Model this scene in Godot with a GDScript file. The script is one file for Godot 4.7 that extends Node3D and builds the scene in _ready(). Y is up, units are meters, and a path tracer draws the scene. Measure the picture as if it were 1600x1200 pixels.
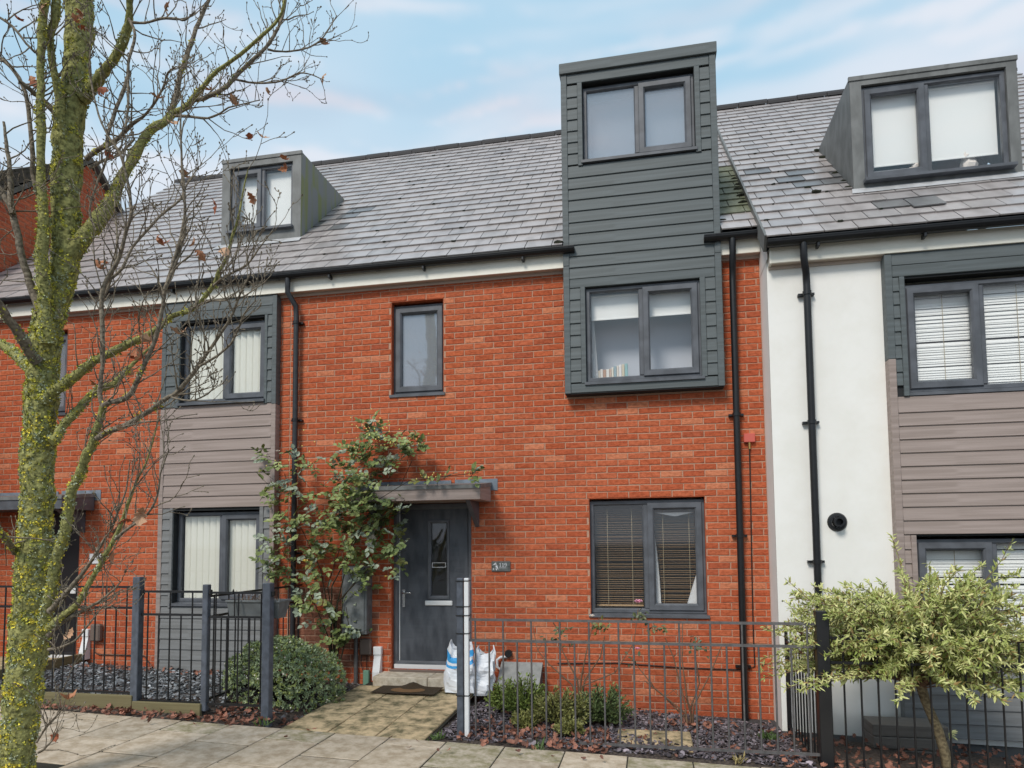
extends Node3D
# Terraced street: three houses in a row, front gardens behind railings, a mossy bare oak on the pavement.
# x runs along the terrace, z out of the front wall (z = 0) towards the street, y up from the foot of the brick wall.

const TAN42 := 0.9004
const COURSE := 0.075
const BRICK := 0.246
const EYE := Vector3(4.284, 1.982, 8.027)
var rng := RandomNumberGenerator.new()
var M := {}
var T := {}
var names := {}
var unit_slates := []
var brick_meshes := []

# ---------------------------------------------------------------- nodes
func numbered(parent: Node, called: String) -> String:
	var key := str(parent.get_instance_id()) + called
	var n: int = names.get(key, 0)
	names[key] = n + 1
	return called if n == 0 else "%s_%03d" % [called, n]

func tag(o: Node, label: String, category: String, group := ""):
	o.set_meta("label", label)
	o.set_meta("category", category)
	if group != "":
		o.set_meta("group", group)

func thing(called: String, label: String, category: String, at := Vector3.ZERO, group := "") -> Node3D:
	var o := Node3D.new()
	o.name = numbered(self, called)
	add_child(o)
	o.position = at
	tag(o, label, category, group)
	return o

func put(parent: Node, called: String, mesh: Mesh, material: Material, xf := Transform3D.IDENTITY) -> MeshInstance3D:
	var o := MeshInstance3D.new()
	o.name = numbered(parent, called)
	o.mesh = mesh
	o.material_override = material
	parent.add_child(o)
	o.transform = xf
	return o

# a part whose own axes are those of the world, whatever its thing stands on
func part(t: Node3D, called: String, mesh: Mesh, material: Material) -> MeshInstance3D:
	return put(t, called, mesh, material, Transform3D(Basis.IDENTITY, -t.position))

func structure(called: String, mesh: Mesh, material: Material) -> MeshInstance3D:
	var o := put(self, called, mesh, material)
	o.set_meta("kind", "structure")
	return o

# ---------------------------------------------------------------- shapes
func S() -> SurfaceTool:
	var st := SurfaceTool.new()
	st.begin(Mesh.PRIMITIVE_TRIANGLES)
	return st

func tri(st: SurfaceTool, a: Vector3, b: Vector3, c: Vector3, n: Vector3):
	var g := (b - a).cross(c - a)
	var flat := g.normalized()
	if g.dot(n) > 0:
		st.set_normal(flat); st.add_vertex(a)
		st.set_normal(flat); st.add_vertex(c)
		st.set_normal(flat); st.add_vertex(b)
	else:
		st.set_normal(-flat); st.add_vertex(a)
		st.set_normal(-flat); st.add_vertex(b)
		st.set_normal(-flat); st.add_vertex(c)

func quad(st: SurfaceTool, a: Vector3, b: Vector3, c: Vector3, d: Vector3, n: Vector3):
	tri(st, a, b, c, n)
	tri(st, a, c, d, n)

func box(st: SurfaceTool, lo: Vector3, hi: Vector3):
	var x0 := lo.x; var y0 := lo.y; var z0 := lo.z
	var x1 := hi.x; var y1 := hi.y; var z1 := hi.z
	quad(st, Vector3(x0, y0, z1), Vector3(x1, y0, z1), Vector3(x1, y1, z1), Vector3(x0, y1, z1), Vector3.BACK)
	quad(st, Vector3(x0, y0, z0), Vector3(x1, y0, z0), Vector3(x1, y1, z0), Vector3(x0, y1, z0), Vector3.FORWARD)
	quad(st, Vector3(x0, y0, z0), Vector3(x0, y0, z1), Vector3(x0, y1, z1), Vector3(x0, y1, z0), Vector3.LEFT)
	quad(st, Vector3(x1, y0, z0), Vector3(x1, y0, z1), Vector3(x1, y1, z1), Vector3(x1, y1, z0), Vector3.RIGHT)
	quad(st, Vector3(x0, y1, z0), Vector3(x1, y1, z0), Vector3(x1, y1, z1), Vector3(x0, y1, z1), Vector3.UP)
	quad(st, Vector3(x0, y0, z0), Vector3(x1, y0, z0), Vector3(x1, y0, z1), Vector3(x0, y0, z1), Vector3.DOWN)

# a box with all twelve edges chamfered
func cbox(st: SurfaceTool, lo: Vector3, hi: Vector3, b: float):
	var c := (lo + hi) * 0.5
	var h := (hi - lo) * 0.5
	b = minf(b, minf(h.x, minf(h.y, h.z)) * 0.9)
	var i := h - Vector3(b, b, b)
	for ax in 3:
		for s in [-1.0, 1.0]:
			var u := (ax + 1) % 3
			var v := (ax + 2) % 3
			var q := []
			for k in [[-1, -1], [1, -1], [1, 1], [-1, 1]]:
				var p := Vector3.ZERO
				p[ax] = h[ax] * s; p[u] = i[u] * k[0]; p[v] = i[v] * k[1]
				q.append(c + p)
			var n := Vector3.ZERO
			n[ax] = s
			quad(st, q[0], q[1], q[2], q[3], n)
			# the edge between +-ax and +-u
			for s2 in [-1.0, 1.0]:
				var e := []
				for k in [-1.0, 1.0]:
					var p := Vector3.ZERO
					p[ax] = h[ax] * s; p[u] = i[u] * s2; p[v] = i[v] * k
					var r := Vector3.ZERO
					r[ax] = i[ax] * s; r[u] = h[u] * s2; r[v] = i[v] * k
					e.append(c + p); e.append(c + r)
				var m := Vector3.ZERO
				m[ax] = s; m[u] = s2
				quad(st, e[0], e[2], e[3], e[1], m)
	for sx in [-1.0, 1.0]:
		for sy in [-1.0, 1.0]:
			for sz in [-1.0, 1.0]:
				tri(st, c + Vector3(h.x * sx, i.y * sy, i.z * sz), c + Vector3(i.x * sx, h.y * sy, i.z * sz), c + Vector3(i.x * sx, i.y * sy, h.z * sz), Vector3(sx, sy, sz))

func box_mesh(lo: Vector3, hi: Vector3, b := 0.0) -> Mesh:
	var st := S()
	if b > 0.0:
		cbox(st, lo, hi, b)
	else:
		box(st, lo, hi)
	return st.commit()

# a rectangular frame with mitred corners and a chamfer on its inner front edge
func ring(st: SurfaceTool, x0: float, x1: float, y0: float, y1: float, w: float, z0: float, z1: float, b := 0.012):
	var prof := [[0.0, z0], [0.0, z1 - b * 0.4], [b * 0.4, z1], [w - b, z1], [w, z1 - b], [w, z0]]
	for k in prof.size() - 1:
		var t0: float = prof[k][0]; var t1: float = prof[k + 1][0]
		var a0: float = prof[k][1]; var a1: float = prof[k + 1][1]
		var p := [Vector3(x0 + t0, y0 + t0, a0), Vector3(x1 - t0, y0 + t0, a0), Vector3(x1 - t0, y1 - t0, a0), Vector3(x0 + t0, y1 - t0, a0)]
		var q := [Vector3(x0 + t1, y0 + t1, a1), Vector3(x1 - t1, y0 + t1, a1), Vector3(x1 - t1, y1 - t1, a1), Vector3(x0 + t1, y1 - t1, a1)]
		var inward := [Vector3.UP, Vector3.LEFT, Vector3.DOWN, Vector3.RIGHT]
		for s in 4:
			var n: Vector3 = inward[s] * (a0 - a1) + Vector3.BACK * (t1 - t0)
			quad(st, p[s], p[(s + 1) % 4], q[(s + 1) % 4], q[s], n)

func tube(st: SurfaceTool, pts: Array, radii: Array, sides := 8, capped := true, rough := 0.0):
	var rings := []
	var norms := []
	var side := Vector3.RIGHT
	for i in pts.size():
		var d: Vector3 = (pts[mini(i + 1, pts.size() - 1)] - pts[maxi(i - 1, 0)]).normalized()
		if absf(d.dot(side)) > 0.95:
			side = Vector3.BACK if absf(d.z) < 0.9 else Vector3.UP
		side = (side - d * side.dot(d)).normalized()
		var up := d.cross(side)
		var rg := []
		var ng := []
		for k in sides:
			var a := TAU * k / sides
			var n := side * cos(a) + up * sin(a)
			var r: float = radii[i]
			if rough > 0.0:
				r *= 1.0 + rng.randf_range(-rough, rough)
			rg.append(pts[i] + n * r)
			ng.append(n)
		rings.append(rg)
		norms.append(ng)
	for i in pts.size() - 1:
		for k in sides:
			var k2 := (k + 1) % sides
			for c in [[i, k], [i + 1, k2], [i, k2], [i, k], [i + 1, k], [i + 1, k2]]:
				st.set_normal(norms[c[0]][c[1]])
				st.add_vertex(rings[c[0]][c[1]])
	if capped:
		for e in [0, pts.size() - 1]:
			var n: Vector3 = (pts[e] - pts[1 if e == 0 else e - 1]).normalized()
			for k in sides:
				tri(st, pts[e], rings[e][k], rings[e][(k + 1) % sides], n)

func tube_mesh(pts: Array, r: float, sides := 8) -> Mesh:
	var st := S()
	var rr := []
	for p in pts:
		rr.append(r)
	tube(st, pts, rr, sides)
	return st.commit()

# a wall slab between z0 (back) and z1 (front) with rectangular openings [x0, x1, y0, y1]
func holed(st: SurfaceTool, x0: float, x1: float, y0: float, y1: float, z0: float, z1: float, holes: Array):
	var xs := [x0, x1]
	var ys := [y0, y1]
	for h in holes:
		for v in [h[0], h[1]]:
			if v > x0 and v < x1 and not xs.has(v): xs.append(v)
		for v in [h[2], h[3]]:
			if v > y0 and v < y1 and not ys.has(v): ys.append(v)
	xs.sort(); ys.sort()
	for i in xs.size() - 1:
		for j in ys.size() - 1:
			var cx: float = (xs[i] + xs[i + 1]) * 0.5
			var cy: float = (ys[j] + ys[j + 1]) * 0.5
			var open := false
			for h in holes:
				if cx > h[0] and cx < h[1] and cy > h[2] and cy < h[3]: open = true
			if open: continue
			for z in [[z1, Vector3.BACK], [z0, Vector3.FORWARD]]:
				quad(st, Vector3(xs[i], ys[j], z[0]), Vector3(xs[i + 1], ys[j], z[0]), Vector3(xs[i + 1], ys[j + 1], z[0]), Vector3(xs[i], ys[j + 1], z[0]), z[1])
	for h in holes + [[x0, x1, y0, y1, true]]:
		var s := -1.0 if h.size() > 4 else 1.0
		var a: float = clampf(h[0], x0, x1); var b: float = clampf(h[1], x0, x1)
		var c: float = clampf(h[2], y0, y1); var d: float = clampf(h[3], y0, y1)
		quad(st, Vector3(a, c, z0), Vector3(a, c, z1), Vector3(a, d, z1), Vector3(a, d, z0), Vector3.RIGHT * s)
		quad(st, Vector3(b, c, z0), Vector3(b, c, z1), Vector3(b, d, z1), Vector3(b, d, z0), Vector3.LEFT * s)
		quad(st, Vector3(a, c, z0), Vector3(b, c, z0), Vector3(b, c, z1), Vector3(a, c, z1), Vector3.UP * s)
		quad(st, Vector3(a, d, z0), Vector3(b, d, z0), Vector3(b, d, z1), Vector3(a, d, z1), Vector3.DOWN * s)

# one leaf: four faces folded along the midrib
func leaf(st: SurfaceTool, at: Vector3, dir: Vector3, face: Vector3, length: float, width: float, fold := 0.25):
	var side := dir.cross(face).normalized() * width * 0.5
	var up := side.cross(dir).normalized() * width * fold
	var a := at + dir * length * 0.35
	var b := at + dir * length * 0.72
	var tip := at + dir * length
	tri(st, at, a + side + up, b + side * 0.75 + up, face)
	tri(st, at, b + side * 0.75 + up, tip, face)
	tri(st, at, a - side + up, b - side * 0.75 + up, face)
	tri(st, at, b - side * 0.75 + up, tip, face)

func rdir() -> Vector3:
	var v := Vector3(rng.randfn(), rng.randfn(), rng.randfn())
	return v.normalized() if v.length() > 0.01 else Vector3.UP

func multi(called: String, mesh: Mesh, material: Material, xfs: Array, cols: Array) -> MultiMeshInstance3D:
	var mm := MultiMesh.new()
	mm.transform_format = MultiMesh.TRANSFORM_3D
	mm.use_colors = true
	mm.mesh = mesh
	mm.instance_count = xfs.size()
	for i in xfs.size():
		mm.set_instance_transform(i, xfs[i])
		mm.set_instance_color(i, cols[i])
	var o := MultiMeshInstance3D.new()
	o.name = numbered(self, called)
	o.multimesh = mm
	o.material_override = material
	add_child(o)
	o.set_meta("kind", "stuff")
	return o

# ---------------------------------------------------------------- textures and materials
# seamless noise between two greys or colours (linear values)
func noise_tex(key: String, size: int, freq: float, octaves: int, c0: Color, c1: Color, lo := 0.0, hi := 1.0, streak := Vector2.ONE) -> ImageTexture:
	var n := FastNoiseLite.new()
	n.seed = hash(key) % 10000
	n.noise_type = FastNoiseLite.TYPE_SIMPLEX_SMOOTH
	n.frequency = freq
	n.fractal_octaves = octaves
	n.fractal_gain = 0.5 if octaves < 6 else 0.68
	var src := n.get_seamless_image(int(size / streak.x), int(size / streak.y))
	src.resize(size, size, Image.INTERPOLATE_CUBIC)
	var im := Image.create(size, size, true, Image.FORMAT_RGB8)
	for y in size:
		for x in size:
			var v := clampf((src.get_pixel(x, y).r - lo) / (hi - lo), 0.0, 1.0)
			im.set_pixel(x, y, c0.lerp(c1, v).linear_to_srgb())
	im.generate_mipmaps()
	T[key] = ImageTexture.create_from_image(im)
	return T[key]

func bump_tex(key: String, size: int, freq: float, octaves: int, strength: float, streak := Vector2.ONE) -> ImageTexture:
	var n := FastNoiseLite.new()
	n.seed = hash(key) % 10000
	n.frequency = freq
	n.fractal_octaves = octaves
	var src := n.get_seamless_image(int(size / streak.x), int(size / streak.y))
	src.resize(size, size, Image.INTERPOLATE_CUBIC)
	src.convert(Image.FORMAT_RGBA8)
	src.bump_map_to_normal_map(strength)
	src.generate_mipmaps()
	T[key] = ImageTexture.create_from_image(src)
	return T[key]

func mat(key: String, c: Color, rough := 0.8, tex := "", scale := Vector3.ONE, bump := "", bump_scale := 0.5, spec := 0.5) -> StandardMaterial3D:
	var m := StandardMaterial3D.new()
	m.resource_name = key
	m.albedo_color = c.linear_to_srgb()
	m.roughness = rough
	m.metallic_specular = spec
	if tex != "":
		m.albedo_texture = T[tex]
	if bump != "":
		m.normal_enabled = true
		m.normal_texture = T[bump]
		m.normal_scale = bump_scale
	if tex != "" or bump != "":
		m.uv1_triplanar = true
		m.uv1_world_triplanar = true
		m.uv1_scale = scale
	M[key] = m
	return m

func leafy(key: String, back: Color, rough := 0.6) -> StandardMaterial3D:
	var m := mat(key, Color.WHITE, rough)
	m.vertex_color_use_as_albedo = true
	m.backlight_enabled = true
	m.backlight = back
	m.cull_mode = BaseMaterial3D.CULL_DISABLED
	return m

func make_materials():
	var w := Color(1, 1, 1)
	noise_tex("brick", 512, 0.014, 6, Color(0.62, 0.56, 0.52), Color(1, 1, 1), 0.2, 0.72)
	noise_tex("grain", 256, 0.09, 3, Color(0.72, 0.72, 0.72), w, 0.15, 0.8)
	noise_tex("wood", 512, 0.02, 4, Color(0.78, 0.77, 0.75), w, 0.2, 0.8, Vector2(16, 1))
	noise_tex("cloudy", 512, 0.008, 5, Color(0.7, 0.7, 0.69), w, 0.25, 0.7)
	noise_tex("render", 512, 0.007, 6, Color(0.955, 0.95, 0.935), w, 0.2, 0.6)
	noise_tex("slate", 512, 0.009, 5, Color(0.78, 0.77, 0.76), w, 0.25, 0.6)
	noise_tex("stone", 512, 0.014, 7, Color(0.66, 0.62, 0.56), w, 0.2, 0.72)
	noise_tex("path", 512, 0.012, 7, Color(0.14, 0.125, 0.07), Color(0.6, 0.46, 0.28), 0.22, 0.72)
	noise_tex("algae", 512, 0.012, 4, Color(0.2, 0.215, 0.09), Color(0.2, 0.205, 0.195), 0.25, 0.6, Vector2(1, 10))
	noise_tex("bark", 512, 0.03, 6, Color(0.08, 0.08, 0.035), Color(0.38, 0.37, 0.14), 0.28, 0.66)
	noise_tex("lichen", 256, 0.03, 4, Color(0.13, 0.12, 0.1), Color(0.3, 0.29, 0.24), 0.3, 0.65)
	noise_tex("soil", 256, 0.05, 4, Color(0.03, 0.022, 0.018), Color(0.1, 0.075, 0.06), 0.25, 0.75)
	noise_tex("mossy", 512, 0.014, 7, Color(0.48, 0.5, 0.36), w, 0.22, 0.75)
	noise_tex("door", 512, 0.009, 5, Color(0.5, 0.52, 0.55), w, 0.25, 0.75, Vector2(1, 3))
	bump_tex("b_grain", 256, 0.08, 4, 3.0)
	bump_tex("b_rough", 256, 0.03, 5, 6.0)
	bump_tex("b_wood", 256, 0.04, 4, 3.0, Vector2(12, 1))
	bump_tex("b_bark", 256, 0.035, 5, 10.0)
	# brickwork
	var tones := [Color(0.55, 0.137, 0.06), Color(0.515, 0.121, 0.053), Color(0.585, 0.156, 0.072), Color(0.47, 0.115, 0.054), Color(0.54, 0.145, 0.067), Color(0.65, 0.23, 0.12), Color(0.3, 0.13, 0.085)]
	for i in tones.size():
		mat("brick%d" % i, tones[i], 0.9, "brick", Vector3(1.7, 3.1, 1.7), "b_grain", 0.5, 0.3)
	M["tones"] = tones
	mat("bricks", w, 0.9, "brick", Vector3(1.7, 3.1, 1.7), "b_grain", 0.5, 0.3).vertex_color_use_as_albedo = true
	mat("mortar", Color(0.55, 0.335, 0.235), 0.95, "grain", Vector3(3, 3, 3), "b_grain", 0.4, 0.2)
	# cladding, joinery, metal
	mat("clad", Color(0.108, 0.128, 0.134), 0.62, "wood", Vector3(0.9, 1.9, 0.9), "b_wood", 0.25)
	mat("clad_side", Color(0.215, 0.222, 0.226), 0.66, "wood", Vector3(0.9, 1.9, 0.9), "b_wood", 0.25)
	mat("taupe", Color(0.36, 0.29, 0.262), 0.68, "wood", Vector3(0.9, 1.9, 0.9), "b_wood", 0.3)
	mat("carcass", Color(0.02, 0.022, 0.024), 0.9)
	mat("frame", Color(0.115, 0.123, 0.14), 0.42, "cloudy", Vector3(0.8, 0.8, 0.8))
	mat("black_plastic", Color(0.009, 0.0095, 0.011), 0.38, "cloudy", Vector3(2, 2, 2))
	mat("pipe", Color(0.03, 0.032, 0.036), 0.4, "cloudy", Vector3(2, 2, 2))
	mat("fascia", Color(0.87, 0.84, 0.74), 0.5, "render", Vector3(0.8, 2.0, 0.8))
	mat("soffit", Color(0.5, 0.42, 0.36), 0.7)
	mat("lead", Color(0.19, 0.195, 0.19), 0.55, "cloudy", Vector3(1.1, 0.5, 1.1))
	mat("algae", w, 0.7, "algae", Vector3(0.8, 0.6, 0.8))
	mat("flashing", Color(0.52, 0.52, 0.53), 0.5, "cloudy", Vector3(1, 1, 1))
	mat("zinc", Color(0.22, 0.26, 0.31), 0.4, "cloudy", Vector3(1.3, 1.3, 1.3))
	mat("render", Color(0.88, 0.87, 0.83), 0.9, "render", Vector3(0.25, 0.25, 0.25), "", 0.0, 0.3)
	mat("white_plastic", Color(0.78, 0.79, 0.8), 0.4)
	mat("door", Color(0.085, 0.094, 0.11), 0.5, "door", Vector3(0.9, 0.9, 0.9), "b_wood", 0.15)
	mat("black_door", Color(0.012, 0.012, 0.014), 0.4)
	mat("chrome", Color(0.75, 0.76, 0.78), 0.22).metallic = 1.0
	mat("alu", Color(0.75, 0.76, 0.76), 0.35)
	mat("interior", Color(0.42, 0.41, 0.4), 0.95)
	mat("dark_interior", Color(0.11, 0.105, 0.1), 0.95)
	var g := mat("glass", Color(0.62, 0.7, 0.78, 0.1), 0.02)
	g.transparency = BaseMaterial3D.TRANSPARENCY_ALPHA
	g.albedo_color.a = 0.01
	g.metallic = 0.0
	g.metallic_specular = 0.6
	var gs := mat("glass_painted_sky", Color(0.62, 0.67, 0.74), 0.03)  # pale colour in the pane paints a hazy sky reflection, not a coating
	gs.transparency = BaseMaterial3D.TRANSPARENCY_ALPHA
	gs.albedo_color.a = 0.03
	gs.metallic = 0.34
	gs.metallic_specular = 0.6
	mat("reflected_sky_grey", Color(0.5, 0.54, 0.6), 0.8)  # grey of the sky reflected in the panes, put into a sheet behind them
	mat("sleeper", Color(0.2, 0.18, 0.16), 0.9, "wood", Vector3(0.8, 3, 0.8))
	mat("blind_white", Color(0.9, 0.91, 0.88), 0.8)
	mat("blind_cream", Color(0.9, 0.89, 0.78), 0.8)
	mat("blind_wood", Color(0.5, 0.33, 0.17), 0.6)
	mat("cord", Color(0.4, 0.33, 0.2), 0.8)
	mat("net", Color(0.75, 0.76, 0.76), 0.9)
	# roofs
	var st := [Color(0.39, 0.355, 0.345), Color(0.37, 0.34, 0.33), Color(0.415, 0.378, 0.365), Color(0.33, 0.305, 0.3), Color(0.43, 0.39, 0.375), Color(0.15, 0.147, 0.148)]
	for i in st.size():
		mat("slate%d" % i, st[i], 0.33, "slate", Vector3(0.7, 0.7, 0.7), "b_rough", 0.04, 0.68)
	M["slate_tones"] = st
	mat("slates", w, 0.33, "slate", Vector3(0.7, 0.7, 0.7), "b_rough", 0.04, 0.68).vertex_color_use_as_albedo = true
	mat("mossy_slate", Color(0.2, 0.21, 0.15), 0.7, "mossy", Vector3(1.3, 1.3, 1.3))
	mat("underlay", Color(0.02, 0.02, 0.021), 0.9)
	mat("ridge", Color(0.035, 0.032, 0.034), 0.7, "grain", Vector3(2, 2, 2))
	mat("moss", Color(0.018, 0.02, 0.01), 0.95)
	mat("old_tile", Color(0.13, 0.115, 0.105), 0.8, "mossy", Vector3(0.6, 0.6, 0.6))
	# ground
	for i in 4:
		mat("slab%d" % i, [Color(0.54, 0.455, 0.35), Color(0.59, 0.5, 0.39), Color(0.49, 0.42, 0.33), Color(0.56, 0.48, 0.38)][i], 0.9, "stone", Vector3(0.8, 0.8, 0.8), "b_grain", 0.2, 0.3)
	mat("slab_mossy", Color(0.5, 0.43, 0.34), 0.95, "mossy", Vector3(0.9, 0.9, 0.9), "b_grain", 0.2, 0.3)
	mat("path", w, 0.9, "path", Vector3(0.7, 0.7, 0.7), "b_grain", 0.25, 0.3)
	mat("joint", Color(0.03, 0.028, 0.02), 0.95, "mossy", Vector3(1, 1, 1))
	mat("soil", w, 0.95, "soil", Vector3(2, 2, 2), "b_rough", 0.8)
	mat("asphalt", Color(0.06, 0.06, 0.062), 0.9, "grain", Vector3(2, 2, 2), "b_grain", 0.5)
	mat("kerb", Color(0.3, 0.29, 0.27), 0.9, "stone", Vector3(1, 1, 1))
	mat("timber", Color(0.2, 0.17, 0.085), 0.85, "wood", Vector3(0.8, 3, 0.8))
	mat("concrete", Color(0.66, 0.59, 0.48), 0.9, "stone", Vector3(1, 1, 1))
	mat("chip", w, 0.6).vertex_color_use_as_albedo = true
	mat("litter", w, 0.75).vertex_color_use_as_albedo = true
	# railings and small things
	mat("rail", Color(0.125, 0.12, 0.12), 0.45, "cloudy", Vector3(3, 3, 3))
	mat("rail_black", Color(0.012, 0.012, 0.013), 0.4)
	mat("post", Color(0.1, 0.115, 0.145), 0.5, "cloudy", Vector3(2, 2, 2))
	mat("tie", Color(0.01, 0.01, 0.01), 0.5)
	mat("cover_grey", Color(0.16, 0.175, 0.18), 0.6, "cloudy", Vector3(1.5, 1.5, 1.5))
	mat("cover_light", Color(0.32, 0.33, 0.32), 0.7, "cloudy", Vector3(2, 2, 2))
	mat("brown_plastic", Color(0.16, 0.12, 0.1), 0.5)
	mat("green_plastic", Color(0.16, 0.3, 0.22), 0.5)
	mat("red_plastic", Color(0.6, 0.12, 0.09), 0.45)
	mat("brass", Color(0.5, 0.33, 0.12), 0.35).metallic = 0.8
	mat("bag", Color(0.82, 0.84, 0.88), 0.45)
	mat("bag_blue", Color(0.05, 0.36, 0.75), 0.45)
	mat("mat_dark", Color(0.055, 0.036, 0.018), 0.98, "grain", Vector3(6, 6, 6), "b_rough", 1.0)
	mat("mat_tan", Color(0.24, 0.13, 0.055), 0.98, "grain", Vector3(6, 6, 6), "b_rough", 1.0)
	mat("plaque", Color(0.13, 0.14, 0.135), 0.45, "cloudy", Vector3(4, 4, 4))
	mat("silver", Color(0.72, 0.72, 0.74), 0.4)
	# plants
	mat("bark", w, 0.95, "bark", Vector3(1.6, 1.1, 1.6), "b_bark", 1.0, 0.2)
	mat("limb", w, 0.95, "bark", Vector3(2.5, 2.5, 2.5), "b_bark", 0.8, 0.2)
	mat("twig", Color(1.0, 0.88, 0.8), 0.9, "lichen", Vector3(4, 4, 4), "b_bark", 0.5, 0.2)
	mat("moss_tuft", w, 0.98).vertex_color_use_as_albedo = true
	leafy("leaf", Color(0.1, 0.14, 0.04), 0.5)
	leafy("willow", Color(0.2, 0.22, 0.1), 0.55)
	leafy("dry", Color(0.16, 0.06, 0.02), 0.7)
	mat("stem", Color(0.16, 0.13, 0.07), 0.85, "lichen", Vector3(5, 5, 5))
	mat("rose_stem", Color(0.17, 0.1, 0.06), 0.8)
	mat("petal_pink", Color(0.85, 0.42, 0.55), 0.6)
	mat("petal_white", Color(0.88, 0.8, 0.72), 0.6)
	mat("petal_yellow", Color(0.86, 0.68, 0.2), 0.6)
	mat("willow_bark", Color(0.85, 0.7, 0.48), 0.9, "lichen", Vector3(4, 4, 4), "b_bark", 0.5)

# ---------------------------------------------------------------- walls and roofs
func brick_shape(st: SurfaceTool, c: Vector3, w: float, h: float, jit: float):
	var f := 0.006
	var b := 0.004
	var o := []
	var i := []
	for k in [[-1, -1], [1, -1], [1, 1], [-1, 1]]:
		var j := Vector3(rng.randf_range(-jit, jit), rng.randf_range(-jit, jit), 0)
		o.append(c + Vector3(k[0] * w * 0.5, k[1] * h * 0.5, f - b) + j)
		i.append(c + Vector3(k[0] * (w * 0.5 - b), k[1] * (h * 0.5 - b), f + rng.randf_range(-0.001, 0.0012)) + j)
	quad(st, i[0], i[1], i[2], i[3], Vector3.BACK)
	var ns := [Vector3.DOWN, Vector3.RIGHT, Vector3.UP, Vector3.LEFT]
	for k in 4:
		var k2 := (k + 1) % 4
		quad(st, o[k], o[k2], i[k2], i[k], ns[k] + Vector3.BACK)
		quad(st, o[k] + Vector3(0, 0, -0.02), o[k2] + Vector3(0, 0, -0.02), o[k2], o[k], ns[k])

func cut(a: float, b: float, y: float, holes: Array) -> Array:
	var out := [[a, b]]
	for h in holes:
		if y < h[2] or y > h[3]: continue
		var nxt := []
		for s in out:
			if h[1] <= s[0] or h[0] >= s[1]:
				nxt.append(s)
				continue
			if h[0] > s[0]: nxt.append([s[0], h[0]])
			if h[1] < s[1]: nxt.append([h[1], s[1]])
		out = nxt
	return out

# brick returns lining the sides of a door or window opening
func reveals(wall: MeshInstance3D, holes: Array):
	for h in holes:
		var st := S()
		var e := 0.003
		var a: float = h[0] + e; var b: float = h[1] - e
		var c: float = h[2] + e; var d: float = h[3] - e
		quad(st, Vector3(a, c, 0.004), Vector3(a, c, -0.2), Vector3(a, d, -0.2), Vector3(a, d, 0.004), Vector3.RIGHT)
		quad(st, Vector3(b, c, 0.004), Vector3(b, c, -0.2), Vector3(b, d, -0.2), Vector3(b, d, 0.004), Vector3.LEFT)
		quad(st, Vector3(a, d, 0.004), Vector3(a, d, -0.2), Vector3(b, d, -0.2), Vector3(b, d, 0.004), Vector3.DOWN)
		quad(st, Vector3(a, c, 0.004), Vector3(a, c, -0.2), Vector3(b, c, -0.2), Vector3(b, c, 0.004), Vector3.UP)
		for q in [[a - 0.006, c, a, d], [b, c, b + 0.006, d], [a, d, b, d + 0.006], [a, c - 0.006, b, c]]:
			quad(st, Vector3(q[0], q[1], 0.004), Vector3(q[2], q[1], 0.004), Vector3(q[2], q[3], 0.004), Vector3(q[0], q[3], 0.004), Vector3.BACK)
		put(wall, "reveal", st.commit(), M.brick1)

func brickwork(wall: MeshInstance3D, x0: float, x1: float, y0: float, y1: float, holes: Array):
	var all := []
	for j in range(int(floor((3.675 - y1) / COURSE)), int(ceil((3.675 - y0) / COURSE)) + 1):
		var y := 3.675 - COURSE * j
		if y > y1 - 0.02 or y < y0: continue
		var shift := 0.0 if posmod(j, 2) == 0 else 0.5
		# the bond wanders: perpends do not line up perfectly
		for k in range(int(floor(x0 / BRICK)) - 1, int(ceil(x1 / BRICK)) + 1):
			var a := (k + shift) * BRICK + sin(k * 12.9 + j * 4.1) * 0.005
			var b := (k + 1 + shift) * BRICK + sin((k + 1) * 12.9 + j * 4.1) * 0.005
			a = maxf(a, x0); b = minf(b, x1)
			if b - a < 0.03: continue
			for s in cut(a, b, y, holes):
				if s[1] - s[0] < 0.03: continue
				all.append([s[0], s[1], y + sin(j * 3.3 + k * 1.7) * 0.0012, EYE.distance_to(Vector3((s[0] + s[1]) * 0.5, y, 0))])
	all.sort_custom(func(p, q): return p[3] < q[3])
	var st := S()
	for n in all.size():
		var q: Array = all[n]
		var w: float = q[1] - q[0] - 0.0115
		var tone: int = [0, 0, 0, 1, 1, 1, 2, 2, 3, 4, 4, 5][rng.randi() % 12]
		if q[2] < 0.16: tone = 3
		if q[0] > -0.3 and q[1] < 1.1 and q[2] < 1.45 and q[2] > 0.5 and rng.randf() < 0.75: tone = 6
		var at := Vector3((q[0] + q[1]) * 0.5, q[2], 0)
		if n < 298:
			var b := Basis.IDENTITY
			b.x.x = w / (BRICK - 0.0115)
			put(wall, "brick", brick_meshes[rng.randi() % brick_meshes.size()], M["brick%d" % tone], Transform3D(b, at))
		else:
			var v := rng.randf_range(0.94, 1.05)
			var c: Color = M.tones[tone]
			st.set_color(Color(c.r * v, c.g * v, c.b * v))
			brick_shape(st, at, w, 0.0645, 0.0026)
	var rest := put(wall, "brickwork", st.commit(), M.bricks)
	rest.set_meta("kind", "stuff")

# the slope of a front roof: eaves at (ye, ze), rising at 42 degrees away from the street
const UPSLOPE := Vector3(0, 0.66913, -0.74314)
const ROOFN := Vector3(0, 0.74314, 0.66913)
const GAUGE := 0.276

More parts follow.
